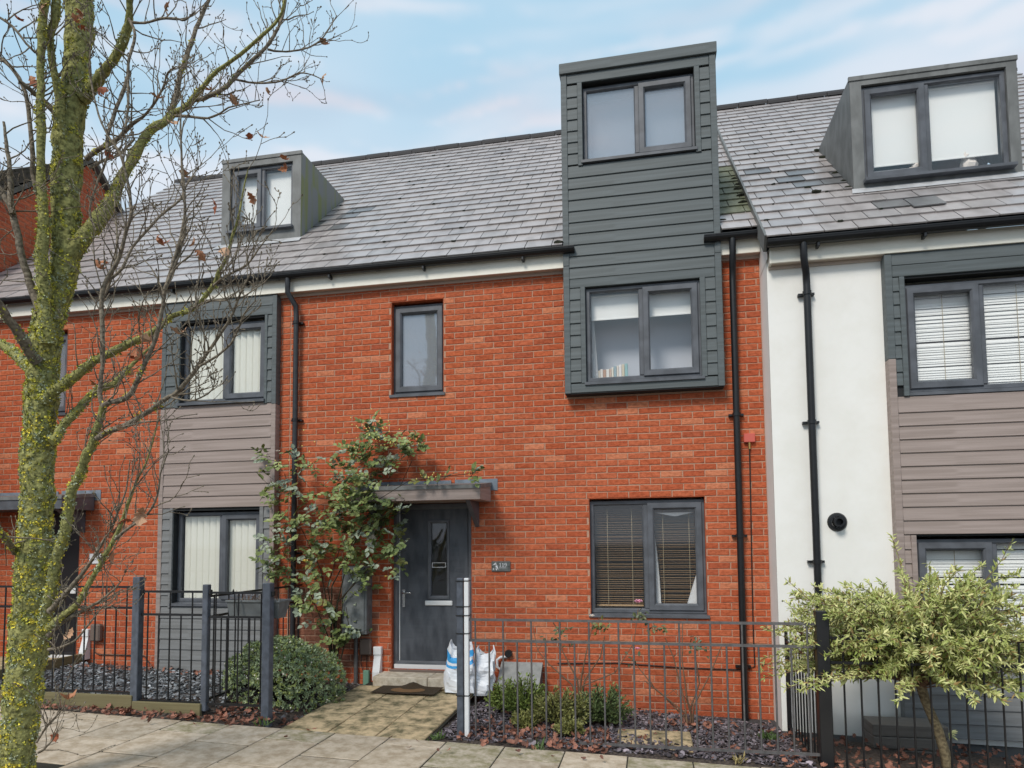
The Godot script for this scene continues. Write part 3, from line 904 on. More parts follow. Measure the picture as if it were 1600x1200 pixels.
func main_house():
	var h := thing("terraced_house", "red brick terraced house numbered 119 with a tall grey clad box dormer", "house", Vector3(2.66, 0, 0))
	var small := [1.137, 1.823, 3.8625, 5.0625]
	var ground := [3.595, 4.906, 1.1625, 2.5125]
	var door := [1.146, 2.17, 0.46, 2.5125]
	var bay := [3.42, 5.08, 3.8, 5.6]
	var x0 := -0.25; var x1 := 5.58
	var st := S()
	holed(st, x0, x1, -0.4, 5.45, -0.26, 0.0, [small, ground, door, bay])
	var wall := part(h, "wall", st.commit(), M.mortar)
	reveals(wall, [small, ground, door])
	brickwork(wall, x0, x1, -0.08, 5.3, [small, ground, door, [3.36, 5.14, 3.735, 5.6]])
	shell(h, x0, x1, 0.3, 5.4, 0.0, [0.46, 2.95, 5.4], false)
	# roof, its eaves at y 5.5, z 0.18
	var holes := [[3.35, 5.145, -0.3, 3.36]]
	var roof := part(h, "roof", roof_sheet(x0, x1, 5.5, 0.18, 6.63, holes), M.underlay)
	slating(roof, x0, 5.56, 5.5, 0.18, 6.6, holes, [[5.15, 5.6, 0.5, 2.6]], Vector2.ZERO, [[-0.3, 0.15, 1.6, 2.8]])
	ridge(roof, x0, x1 - 0.02, 9.93, -4.75)
	moss_on(roof, x0, 3.3, 5.5, 0.18, 6.4, 34, holes, [[5.5, 0.9, 0.05], [5.52, 1.2, 0.06], [5.5, 1.5, 0.05], [5.53, 1.7, 0.05], [5.2, 0.3, 0.03], [5.51, 2.0, 0.04], [3.3, 0.05, 0.045]])
	# eaves, broken by the box
	fascia(h, x0, 3.47, 5.265, 5.44, 0.0, [3.47])
	gutter(h, x0, 3.49, 5.475, 0.185, [3.49])
	fascia(h, 5.0, 5.575, 5.25, 5.43, 0.0, [5.0])
	gutter(h, 4.96, 5.575, 5.45, 0.185, [4.96])
	downpipe(h, [Vector3(5.27, 5.4, 0.185), Vector3(5.27, 5.22, 0.185), Vector3(5.272, 5.1, 0.12), Vector3(5.272, 4.95, 0.085), Vector3(5.265, 0.02, 0.085)], 0.037, [Vector3(5.27, 3.42, 0.085), Vector3(5.268, 2.06, 0.085), Vector3(5.265, 0.62, 0.085)], M.black_plastic)
	downpipe(h, [Vector3(-0.2, 5.42, 0.185), Vector3(-0.2, 5.24, 0.185), Vector3(-0.13, 5.08, 0.1), Vector3(-0.13, 4.95, 0.085), Vector3(-0.13, 0.33, 0.085)], 0.034, [Vector3(-0.13, 4.87, 0.085), Vector3(-0.13, 3.6, 0.085), Vector3(-0.13, 1.9, 0.085)], M.pipe)
	# the box: a clad shaft standing 160 mm in front of the wall and rising through the eaves
	var w1 := [3.605, 4.9, 6.54, 7.5]
	var w2 := [3.607, 4.912, 3.87, 4.985]
	var z := 0.16
	var b := S()
	holed(b, 3.36, 5.135, 3.745, 7.7, 0.06, z - 0.014, [w1, w2])
	var back := 0.18 - (7.7 - 5.5) / TAN42
	for s in [[3.36, Vector3.LEFT], [5.135, Vector3.RIGHT], [3.42, Vector3.RIGHT], [5.075, Vector3.LEFT]]:
		var x: float = s[0]
		quad(b, Vector3(x, 5.3, 0.07), Vector3(x, 5.3, -0.15), Vector3(x, 7.7, back - 0.1), Vector3(x, 7.7, 0.07), s[1])
		quad(b, Vector3(x, 3.745, 0.07), Vector3(x, 3.745, -0.02), Vector3(x, 5.31, -0.02), Vector3(x, 5.31, 0.07), s[1])
	quad(b, Vector3(3.36, 7.69, 0.1), Vector3(5.135, 7.69, 0.1), Vector3(5.135, 7.69, back - 0.1), Vector3(3.36, 7.69, back - 0.1), Vector3.UP)
	quad(b, Vector3(3.36, 3.746, 0.1), Vector3(5.135, 3.746, 0.1), Vector3(5.135, 3.746, -0.02), Vector3(3.36, 3.746, -0.02), Vector3.DOWN)
	var bx := part(h, "box_dormer", b.commit(), M.carcass)
	var c: Material = M.clad
	for x in [[3.35, 3.422], [5.075, 5.147]]:
		trim(bx, x[0], x[1], 3.735, 5.26, -0.01, z + 0.012, c)
		trim(bx, x[0], x[1], 5.262, 7.62, -0.3 if x[0] < 4.0 else -0.25, z + 0.012, c)
	for s in [[3.424, 3.545], [4.965, 5.073]]:
		boards(bx, s[0], s[1], 6.49, 7.47, z, c)
		boards(bx, s[0], s[1], 3.862, 4.99, z, c)
	for s in [[3.547, 3.603], [4.903, 4.963]]:
		trim(bx, s[0], s[1], 6.47, 7.5, 0.09, z + 0.014, c)
		trim(bx, s[0], s[1], 3.85, 5.0, 0.09, z + 0.014, c)
	boards(bx, 3.424, 5.073, 5.1, 6.468, z, c)
	trim(bx, 3.424, 5.073, 4.992, 5.098, 0.09, z + 0.006, c)
	trim(bx, 3.424, 5.073, 7.502, 7.618, 0.09, z + 0.006, c)
	trim(bx, 3.424, 5.073, 3.74, 3.848, 0.0, z + 0.008, c)
	put(bx, "capping", box_mesh(Vector3(3.335, 7.62, 0.0), Vector3(5.162, 7.752, z + 0.035), 0.005), c)
	put(bx, "flat_roof", box_mesh(Vector3(3.336, 7.64, back - 0.2), Vector3(5.161, 7.745, -0.002)), M.lead)
	put(bx, "underside", box_mesh(Vector3(3.36, 3.728, 0.004), Vector3(5.135, 3.738, z)), M.carcass)
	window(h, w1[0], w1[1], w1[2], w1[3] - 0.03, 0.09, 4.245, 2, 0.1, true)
	window(h, w2[0], w2[1], w2[2], w2[3], 0.12, 4.245, 2, 0.07)
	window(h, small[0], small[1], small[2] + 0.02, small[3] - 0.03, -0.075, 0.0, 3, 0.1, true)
	window(h, ground[0], ground[1], ground[2] + 0.02, ground[3] - 0.028, -0.06, 4.245, 2, 0.09)
	front_door(h, door[0], door[1], 0.5, M.door, true)
	canopy(h, 0.86, 2.42, 0.56, M.taupe)

func left_house():
	var h := thing("terraced_house", "red brick terraced house with grey and taupe clad window bay, behind the mossy tree", "house", Vector3(-2.9, 0.3, 0))
	var x0 := -5.684; var x1 := -0.25
	var small := [-4.36, -3.67, 3.8625, 5.0625]
	var door := [-4.42, -3.37, 0.46, 2.5125]
	var bay := [-2.0, -0.46, 0.6, 5.3]
	var st := S()
	holed(st, x0, x1, -0.2, 5.45, -0.26, 0.0, [small, door, bay])
	var wall := part(h, "wall", st.commit(), M.mortar)
	reveals(wall, [small, door])
	brickwork(wall, x0, x1, 0.1, 5.3, [small, door, [-2.04, -0.43, 0.3, 5.6]])
	shell(h, x0, x1, 0.3, 5.4, 0.0, [0.46, 2.95, 5.4], false)
	var holes := [[-1.886, -0.6, 1.38, 3.4]]
	var roof := part(h, "roof", roof_sheet(x0, x1, 5.5, 0.18, 6.63, holes), M.underlay)
	slating(roof, x0, x1, 5.5, 0.18, 6.6, holes, [], Vector2.ZERO, [[-0.62, -0.25, 1.5, 2.7]])
	ridge(roof, x0, x1, 9.93, -4.75)
	moss_on(roof, -5.5, x1, 5.5, 0.18, 6.4, 18, holes, [])
	fascia(h, x0, x1, 5.265, 5.44, 0.0, [])
	gutter(h, x0, x1, 5.475, 0.185, [])
	# the bay
	var w1 := [-1.8, -0.565, 3.88, 4.98]
	var w2 := [-1.85, -0.6, 1.25, 2.465]
	var z := 0.1
	var b := S()
	holed(b, -2.065, -0.405, 0.4, 5.26, 0.0, z - 0.014, [w1, w2])
	var bx := part(h, "window_bay", b.commit(), M.carcass)
	for x in [[-2.075, -2.01], [-0.455, -0.392]]:
		trim(bx, x[0], x[1], 3.82, 5.25, -0.005, z + 0.012, M.clad)
		trim(bx, x[0], x[1], 2.5, 3.818, -0.005, z + 0.012, M.taupe)
		trim(bx, x[0], x[1], 0.38, 2.498, -0.005, z + 0.012, M.taupe)
	for s in [[-2.008, -1.87], [-0.52, -0.457]]:
		boards(bx, s[0], s[1], 3.84, 4.99, z, M.clad)
	for s in [[-1.868, -1.803], [-0.562, -0.522]]:
		trim(bx, s[0], s[1], 3.83, 5.0, 0.0, z + 0.014, M.clad)
	trim(bx, -2.008, -0.457, 5.002, 5.12, 0.0, z + 0.006, M.clad)
	boards(bx, -2.008, -0.457, 5.122, 5.25, z, M.clad)
	boards(bx, -2.008, -0.457, 2.5, 3.838, z, M.taupe, 0.142)
	for s in [[-2.008, -1.9], [-0.54, -0.457]]:
		boards(bx, s[0], s[1], 1.22, 2.498, z, M.clad_side)
	for s in [[-1.898, -1.853], [-0.597, -0.542]]:
		trim(bx, s[0], s[1], 1.2, 2.497, 0.0, z + 0.014, M.clad_side)
	boards(bx, -2.008, -0.457, 0.4, 1.2, z, M.clad_side, 0.142)
	window(h, w1[0], w1[1], w1[2] + 0.02, w1[3] - 0.02, 0.02, -1.19, 2, 0.12)
	window(h, w2[0], w2[1], w2[2] + 0.02, w2[3] - 0.02, 0.0, -1.21, 2, 0.12)
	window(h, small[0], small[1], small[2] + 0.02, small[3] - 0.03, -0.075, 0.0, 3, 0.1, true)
	front_door(h, door[0], door[1], 0.5, M.black_door, false)
	canopy(h, -5.0, -3.13, 0.56, M.frame)
	var yb := 5.5 + (0.18 + 0.85) * TAN42
	dormer(h, "roof_dormer", -1.886, -0.6, yb, 7.77, -0.85, [-1.755, -0.735, 6.65, 7.64], 5.5, 0.18, M.lead, M.algae)
	window(h, -1.755, -0.735, 6.67, 7.63, -0.89, -1.24, 1, 0.1)
	vertical_blind("cream vertical blind in the first-floor window of the clad bay beside the tree", -1.74, -0.62, 3.95, 4.93, -0.06, 12)
	vertical_blind("cream vertical blind in the ground-floor window behind the hanging planter", -1.78, -0.66, 1.3, 2.42, -0.08, 12)
	roller("pale roller blind filling the window of the small algae-stained dormer", -1.7, -0.79, 6.72, 7.56, -1.0, M.blind_white)

func white_house():
	var h := thing("terraced_house", "white rendered terraced house with clad window bay and slate roof dormer", "house", Vector3(7.6, -0.3, 0.4))
	var x0 := 5.585; var x1 := 10.6
	var zf := 0.42
	var bay := [6.78, 8.42, 0.5, 5.0]
	var st := S()
	holed(st, x0, x1, -0.5, 5.1, zf - 0.26, zf, [bay])
	# the part of the side wall that stands in front of its neighbour, and the gable above the neighbour's roof
	quad(st, Vector3(x0 - 0.003, -0.5, zf), Vector3(x0 - 0.003, -0.5, -0.2), Vector3(x0 - 0.003, 5.4, -0.2), Vector3(x0 - 0.003, 5.1, zf), Vector3.LEFT)
	var e0 := Vector3(x0, 5.12, 0.6)
	quad(st, Vector3(x0 - 0.006, 5.0, zf + 0.1), Vector3(x0 - 0.006, 5.0, -0.3), Vector3(x0 - 0.006, 5.17 + 0.9 * TAN42 - 0.02, -0.3), Vector3(x0 - 0.006, 5.17 + 0.1 * TAN42 - 0.02, zf + 0.1), Vector3.LEFT)
	part(h, "wall", st.commit(), M.render)
	shell(h, x0, x1, 0.0, 5.0, zf, [0.05, 2.5, 5.0], false)
	var holes := [[6.7, 8.445, 1.25, 3.36]]
	var smax := 7.22
	var roof := part(h, "roof", roof_sheet(5.55, x1, 5.17, 0.64, smax, holes), M.underlay)
	slating(roof, 5.55, x1, 5.17, 0.64, smax, holes, [], Vector2(7.1, 0.55), [[5.75, 6.35, 1.3, 2.6], [6.45, 6.75, 0.9, 2.4], [6.9, 7.5, 0.5, 1.0]])
	ridge(roof, 5.55, x1, 10.0, -4.73)
	moss_on(roof, 5.6, 6.8, 5.17, 0.64, 7.0, 26, holes, [[6.66, 1.42, 0.03], [6.67, 1.7, 0.03], [6.66, 2.1, 0.03], [6.67, 2.9, 0.04], [6.68, 3.3, 0.04], [6.3, 1.36, 0.05], [6.25, 1.6, 0.03]])
	# verge: a boarded edge along the left-hand side of the roof
	var v := S()
	for k in 1:
		var a := Vector3(5.535, 5.17, 0.64)
		var b := a + UPSLOPE * smax
		var dn := ROOFN * -0.14
		quad(v, a + ROOFN * 0.035, b + ROOFN * 0.035, b + dn, a + dn, Vector3.LEFT)
		quad(v, a + ROOFN * 0.035, b + ROOFN * 0.035, b + ROOFN * 0.035 + Vector3(0.025, 0, 0), a + ROOFN * 0.035 + Vector3(0.025, 0, 0), ROOFN)
		quad(v, a + dn, b + dn, b + dn + Vector3(0.05, 0, 0), a + dn + Vector3(0.05, 0, 0), -ROOFN)
		quad(v, a + ROOFN * 0.035, a + dn, a + dn + Vector3(0.03, 0, 0), a + ROOFN * 0.035 + Vector3(0.03, 0, 0), Vector3.BACK)
	put(roof, "verge_board", v.commit(), M.lead)
	fascia(h, 5.6, x1, 4.94, 5.11, zf, [5.61])
	gutter(h, 5.56, x1, 5.14, 0.63, [5.56])
	downpipe(h, [Vector3(5.92, 5.1, 0.63), Vector3(5.92, 4.93, 0.63), Vector3(5.95, 4.8, 0.56), Vector3(5.965, 4.68, 0.505), Vector3(5.965, -0.25, 0.505)], 0.037, [Vector3(5.965, 4.6, 0.505), Vector3(5.965, 3.23, 0.505), Vector3(5.965, 1.78, 0.505)], M.black_plastic)
	var w1 := [6.9, 8.33, 3.49, 4.67]
	var w2 := [6.9, 8.33, 0.8, 2.03]
	var z := 0.52
	var b := S()
	holed(b, 6.73, 8.47, 0.06, 4.94, zf - 0.05, z - 0.014, [w1, w2])
	var bx := part(h, "window_bay", b.commit(), M.carcass)
	for x in [[6.715, 6.785], [8.415, 8.485]]:
		trim(bx, x[0], x[1], 3.84, 4.93, zf - 0.01, z + 0.012, M.clad)
		trim(bx, x[0], x[1], 0.76, 3.838, zf - 0.01, z + 0.012, M.taupe)
		trim(bx, x[0], x[1], 0.05, 0.758, zf - 0.01, z + 0.012, M.clad_side)
	for s in [[6.787, 6.845], [8.387, 8.413]]:
		boards(bx, s[0], s[1], 3.56, 4.68, z, M.clad)
		boards(bx, s[0], s[1], 0.78, 2.04, z, M.taupe)
	for s in [[6.847, 6.897], [8.333, 8.385]]:
		trim(bx, s[0], s[1], 3.45, 4.69, zf, z + 0.014, M.clad)
		trim(bx, s[0], s[1], 0.76, 2.04, zf, z + 0.014, M.taupe)
	trim(bx, 6.787, 8.413, 4.692, 4.81, zf, z + 0.006, M.clad)
	boards(bx, 6.787, 8.413, 4.812, 4.93, z, M.clad)
	trim(bx, 6.787, 8.413, 3.42, 3.448, zf, z - 0.01, M.taupe)
	boards(bx, 6.787, 8.413, 2.05, 3.418, z, M.taupe, 0.137)
	boards(bx, 6.787, 8.413, 0.06, 0.75, z, M.clad_side, 0.138)
	window(h, w1[0], w1[1], w1[2] + 0.01, w1[3] - 0.05, 0.45, 7.62, 1, 0.07)
	window(h, w2[0], w2[1], w2[2] + 0.01, w2[3] - 0.03, 0.44, 7.62, 1, 0.08)
	var yb := 5.17 + (0.64 + 0.31) * TAN42
	dormer(h, "roof_dormer", 6.7, 8.445, yb, 7.42, -0.31, [6.825, 8.337, 6.15, 7.315], 5.17, 0.64, M.lead, M.lead)
	window(h, 6.825, 8.337, 6.165, 7.3, -0.345, 7.52, 1, 0.13)
	venetian("white venetian blind in the first-floor bay window of the white house", 6.96, 8.28, 3.55, 4.58, 0.33, 40, 1.2, M.blind_white)
	venetian("white venetian blind in the ground-floor window behind the variegated willow", 6.96, 8.28, 0.9, 1.96, 0.32, 40, 1.2, M.blind_white)
	roller("pale roller blind half down in the right-hand roof dormer window", 6.88, 8.28, 6.4, 7.24, -0.46, M.blind_white)

func gable_house():
	var h := thing("brick_house", "taller brick house end with tiled roof showing behind the tree crown", "house", Vector3(-7.5, 0.4, 0))
	var x := -5.7
	var st := S()
	var apex := Vector3(x, 9.05, -2.4)
	var fr := Vector3(x, 9.05 - 4.9 * TAN42, 2.5)
	var bk := Vector3(x, 9.05 - 4.9 * TAN42, -7.3)
	tri(st, apex, fr, bk, Vector3.RIGHT)
	quad(st, fr, bk, Vector3(x, 0, -7.3), Vector3(x, 0, 2.2), Vector3.RIGHT)
	quad(st, Vector3(x, 0, 2.2), Vector3(x - 5, 0, 2.2), Vector3(x - 5, fr.y, 2.2), Vector3(x, fr.y, 2.2), Vector3.BACK)
	quad(st, Vector3(x, 0, -7.3), Vector3(x - 5, 0, -7.3), Vector3(x - 5, fr.y, -7.3), Vector3(x, fr.y, -7.3), Vector3.FORWARD)
	tri(st, apex - Vector3(5, 0, 0), fr - Vector3(5, 0, 0), bk - Vector3(5, 0, 0), Vector3.LEFT)
	quad(st, fr - Vector3(5, 0, 0), bk - Vector3(5, 0, 0), Vector3(x - 5, 0, -7.3), Vector3(x - 5, 0, 2.2), Vector3.LEFT)
	var wall := part(h, "wall", st.commit(), M.mortar)
	# bricks of the gable that rise above the neighbouring roof
	var b := S()
	var y := 0.4
	var row := 0
	while y < 9.0:
		var zfront := minf(2.19, -2.4 + (9.05 - y) / TAN42)
		var zback := maxf(-7.2, -2.4 - (9.05 - y) / TAN42)
		var k := -40
		while k < 20:
			var a := maxf((k + 0.5 * (row % 2)) * 0.225, zback)
			var c := minf((k + 1 + 0.5 * (row % 2)) * 0.225, zfront)
			k += 1
			if c - a < 0.03: continue
			if 5.5 + TAN42 * (0.18 - c) > y + 0.3 and 5.5 + TAN42 * (0.18 - a) > y + 0.3 and c < 0.02: continue
			var t: Color = M.tones[rng.randi() % 5]
			b.set_color(Color(t.r * 0.92, t.g * 0.92, t.b * 0.95))
			quad(b, Vector3(x + 0.006, y - 0.032, a + 0.006), Vector3(x + 0.006, y - 0.032, c - 0.006), Vector3(x + 0.006, y + 0.032, c - 0.006), Vector3(x + 0.006, y + 0.032, a + 0.006), Vector3.RIGHT)
			quad(b, Vector3(x, y - 0.032, a + 0.006), Vector3(x, y - 0.032, c - 0.006), Vector3(x + 0.006, y - 0.032, c - 0.006), Vector3(x + 0.006, y - 0.032, a + 0.006), Vector3.DOWN)
		y += COURSE
		row += 1
	var bw := put(wall, "brickwork", b.commit(), M.bricks)
	bw.set_meta("kind", "stuff")
	var r := S()
	var o := Vector3(0.1, 0.05, 0)
	for sgn in [1.0, -1.0]:
		var e := Vector3(x, 9.05 - 5.15 * TAN42, -2.4 + 5.15 * sgn)
		var n := Vector3(0, 0.743, 0.669 * sgn)
		for d in [0.0, 0.07]:
			quad(r, apex + o + n * d, apex + n * d + Vector3(-5.1, 0.05, 0), e + n * d + Vector3(-5.1, 0.05, 0), e + o + n * d, n if d > 0 else -n)
		quad(r, apex + o, apex + o + n * 0.07, e + o + n * 0.07, e + o, Vector3.RIGHT)
	var roof := part(h, "roof", r.commit(), M.old_tile)
	# rows of tiles, each tail proud of the row below
	var t := S()
	for i in 34:
		var s := 0.2 * i
		var p := Vector3(0, 9.05 - 5.15 * TAN42 + 0.05, -2.4 + 5.15) + UPSLOPE * s + ROOFN * 0.075
		if s > 6.9: break
		for k in 21:
			var xa := x + 0.1 - k * 0.25
			var j := ROOFN * rng.randf_range(0.0, 0.01)
			quad(t, p + Vector3(xa, 0, 0) + ROOFN * 0.03 + j, p + Vector3(xa - 0.24, 0, 0) + ROOFN * 0.03 + j, p + Vector3(xa - 0.24, 0, 0) + UPSLOPE * 0.21, p + Vector3(xa, 0, 0) + UPSLOPE * 0.21, ROOFN)
			quad(t, p + Vector3(xa, 0, 0) + ROOFN * 0.03 + j, p + Vector3(xa - 0.24, 0, 0) + ROOFN * 0.03 + j, p + Vector3(xa - 0.24, 0, 0), p + Vector3(xa, 0, 0), -UPSLOPE)
	var ti := put(roof, "tiles", t.commit(), M.old_tile)
	ti.set_meta("kind", "stuff")

# ---------------------------------------------------------------- ground
func pave_y(x: float) -> float:
	return 0.36 - 0.029 * clampf(x, -14.0, 14.0)

func path_y(z: float) -> float:
	return 0.345 - 0.028 * (z - 0.35)

func soil_y(x: float, z: float) -> float:
	var foot := 0.33 - 0.035 * x if x < 0.0 else 0.33 - 0.06 * x
	var left := smoothstep(0.05, -0.15, x)
	var front := lerpf(pave_y(x) - 0.02, 0.485, left)
	var base := lerpf(foot, front, clampf(z / 2.0, 0.0, 1.0))
	if x > 0.75 and x < 2.4:
		base = minf(base, path_y(z) - 0.05)
	if z > 2.04:
		base = minf(base, pave_y(x) - 0.015)
	return base

func ground():
	# the street itself, one sheet to the horizon
	var st := S()
	var xs := [-400.0, -14.0, 14.0, 400.0]
	for i in 3:
		var a: float = xs[i]; var b: float = xs[i + 1]
		quad(st, Vector3(a, pave_y(a) - 0.16, 400), Vector3(b, pave_y(b) - 0.16, 400), Vector3(b, pave_y(b) - 0.16, -400), Vector3(a, pave_y(a) - 0.16, -400), Vector3.UP)
	structure("ground", st.commit(), M.asphalt)
	# the foot of the terrace on the lower side sits in a dug bed, so the sheet is covered by soil there
	var so := S()
	var nx := 84
	var nz := 12
	for i in nx:
		for j in nz:
			var p := []
			for k in [[0, 0], [1, 0], [1, 1], [0, 1]]:
				var x = -6.0 + (i + k[0]) * 0.2
				var z = -0.1 + (j + k[1]) * 0.2
				p.append(Vector3(x, soil_y(x, z) + sin(x * 9.0 + z * 7.0) * 0.006, z))
			quad(so, p[0], p[1], p[2], p[3], Vector3.UP)
	structure("garden_soil", so.commit(), M.soil)
	# pavement of slabs laid in staggered columns
	var base := S()
	quad(base, Vector3(-14, pave_y(-14) - 0.007, 2.22), Vector3(14, pave_y(14) - 0.007, 2.22), Vector3(14, pave_y(14) - 0.007, 4.95), Vector3(-14, pave_y(-14) - 0.007, 4.95), Vector3.UP)
	quad(base, Vector3(-14, pave_y(-14) - 0.03, 2.22), Vector3(14, pave_y(14) - 0.03, 2.22), Vector3(14, pave_y(14) - 0.2, 2.22), Vector3(-14, pave_y(-14) - 0.2, 2.22), Vector3.FORWARD)
	var pavement := structure("pavement", base.commit(), M.joint)
	var rise := Basis(Vector3.BACK, -0.029)
	for c in range(-9, 15):
		var x := 1.49 + 0.516 * c
		var z := 2.22 - (0.34 if posmod(c, 2) == 1 else 0.0) - (0.12 if posmod(c, 3) == 1 else 0.0)
		while z < 4.9:
			var a := maxf(z, 2.22)
			var b := minf(z + 0.66, 4.93)
			z += 0.66
			if b - a < 0.05: continue
			# the oak stands in an open pit
			if x + 0.5 > -0.3 and x < 0.35 and b > 3.72 and a < 4.3:
				if a > 3.5: continue
				b = 3.72
			var bm := rise * Basis(Vector3.UP, rng.randfn() * 0.002) * Basis(Vector3.RIGHT, rng.randfn() * 0.004)
			var sl := box_mesh(Vector3(-0.253, -0.045, -(b - a) * 0.5 + 0.011), Vector3(0.253, 0.0, (b - a) * 0.5 - 0.011), 0.004)
			put(pavement, "slab", sl, M["slab_mossy"] if a < 2.3 and rng.randf() < 0.4 else M["slab%d" % (rng.randi() % 4)], Transform3D(bm, Vector3(x + 0.258, pave_y(x + 0.258) + rng.randf_range(-0.002, 0.003), (a + b) * 0.5)))
	var kb := S()
	quad(kb, Vector3(-14, pave_y(-14), 4.95), Vector3(14, pave_y(14), 4.95), Vector3(14, pave_y(14), 5.08), Vector3(-14, pave_y(-14), 5.08), Vector3.UP)
	quad(kb, Vector3(-14, pave_y(-14), 5.08), Vector3(14, pave_y(14), 5.08), Vector3(14, pave_y(14) - 0.17, 5.08), Vector3(-14, pave_y(-14) - 0.17, 5.08), Vector3.BACK)
	structure("kerb", kb.commit(), M.kerb)
	# garden path to the door
	var pb := S()
	quad(pb, Vector3(0.88, path_y(0.3) - 0.03, 0.0), Vector3(2.3, path_y(0.3) - 0.03, 0.0), Vector3(2.34, path_y(2.2) - 0.03, 2.24), Vector3(0.84, path_y(2.2) - 0.03, 2.24), Vector3.UP)
	var path := structure("garden_path", pb.commit(), M.joint)
	for r in 4:
		for c in 3:
			var z0 := 0.36 + r * 0.465
			var x0 := 0.89 + c * 0.472
			var mid := Vector3(x0 + 0.234, path_y(z0 + 0.23) + rng.randf_range(-0.004, 0.004) - 0.012 * (x0 - 0.89), z0 + 0.231)
			put(path, "slab", box_mesh(Vector3(-0.232, -0.05, -0.229), Vector3(0.232, 0.0, 0.229), 0.006), M.path, Transform3D(Basis(Vector3.RIGHT, 0.028) * Basis(Vector3.BACK, rng.randfn() * 0.004 - 0.012), mid))
	# step below the door
	var s := thing("door_step", "pale concrete step in two blocks below the dark front door", "step", Vector3(1.6, 0.34, 0.2))
	part(s, "block", box_mesh(Vector3(1.05, 0.28, 0.004), Vector3(1.72, 0.45, 0.35), 0.008), M.concrete)
	part(s, "block", box_mesh(Vector3(1.726, 0.28, 0.004), Vector3(2.3, 0.45, 0.35), 0.008), M.concrete)
	# timber edging of the left-hand garden
	var e := thing("timber_edging", "weathered timber edging board under the left railing", "edging", Vector3(-1.8, 0.4, 2.03))
	part(e, "board", box_mesh(Vector3(-3.9, 0.38, 2.02), Vector3(-0.76, 0.53, 2.055), 0.004), M.timber)
	part(e, "board", box_mesh(Vector3(-0.755, 0.34, 2.022), Vector3(0.0, 0.475, 2.057), 0.004), M.timber)
	var e2 := thing("timber_edging", "timber edging beside the path to the black front door", "edging", Vector3(-3.2, 0.45, 1.0))
	part(e2, "board", box_mesh(Vector3(-3.22, 0.4, 0.05), Vector3(-3.18, 0.58, 2.0), 0.004), M.timber)
	var p2 := structure("neighbour_path", box_mesh(Vector3(-4.6, 0.3, 0.0), Vector3(-3.23, 0.5, 2.2), 0.005), M.path)
	# a flat stone in the slate bed
	var fs := S()
	cbox(fs, Vector3(3.95, 0.17, 1.28), Vector3(4.62, 0.215, 1.86), 0.01)
	var fl := put(self, "stepping_stone", fs.commit(), M.path)
	tag(fl, "mossy flat stepping stone lying in the purple slate bed", "stone")

func chip_mesh() -> Mesh:
	var st := S()
	var top := []
	var bot := []
	for k in 6:
		var a := TAU * k / 6.0
		var r := rng.randf_range(0.6, 1.1)
		top.append(Vector3(cos(a) * r, 0.12 + rng.randf_range(-0.03, 0.03), sin(a) * r * 0.7))
		bot.append(Vector3(cos(a) * r * 1.05, -0.1, sin(a) * r * 0.74))
	for k in 6:
		var k2 := (k + 1) % 6
		tri(st, Vector3(0, 0.13, 0), top[k], top[k2], Vector3.UP)
		quad(st, bot[k], bot[k2], top[k2], top[k], top[k] + top[k2])
	return st.commit()

func oak_leaf_mesh(curl: float) -> Mesh:
	var st := S()
	var outline := [[0.0, 0.03], [0.15, 0.1], [0.26, 0.26], [0.36, 0.14], [0.5, 0.36], [0.6, 0.19], [0.74, 0.36], [0.86, 0.2], [1.0, 0.06]]
	for sgn in [-1.0, 1.0]:
		for k in outline.size() - 1:
			var p: Array = outline[k]
			var q: Array = outline[k + 1]
			var f := func(t: float, w: float) -> Vector3: return Vector3(w * sgn, curl * (t - 0.5) * (t - 0.5) + w * w * 1.1 * curl + sin(t * 9.0) * 0.02, t - 0.5)
			quad(st, f.call(p[0], 0.0), f.call(p[0], p[1]), f.call(q[0], q[1]), f.call(q[0], 0.0), Vector3.UP)
	return st.commit()

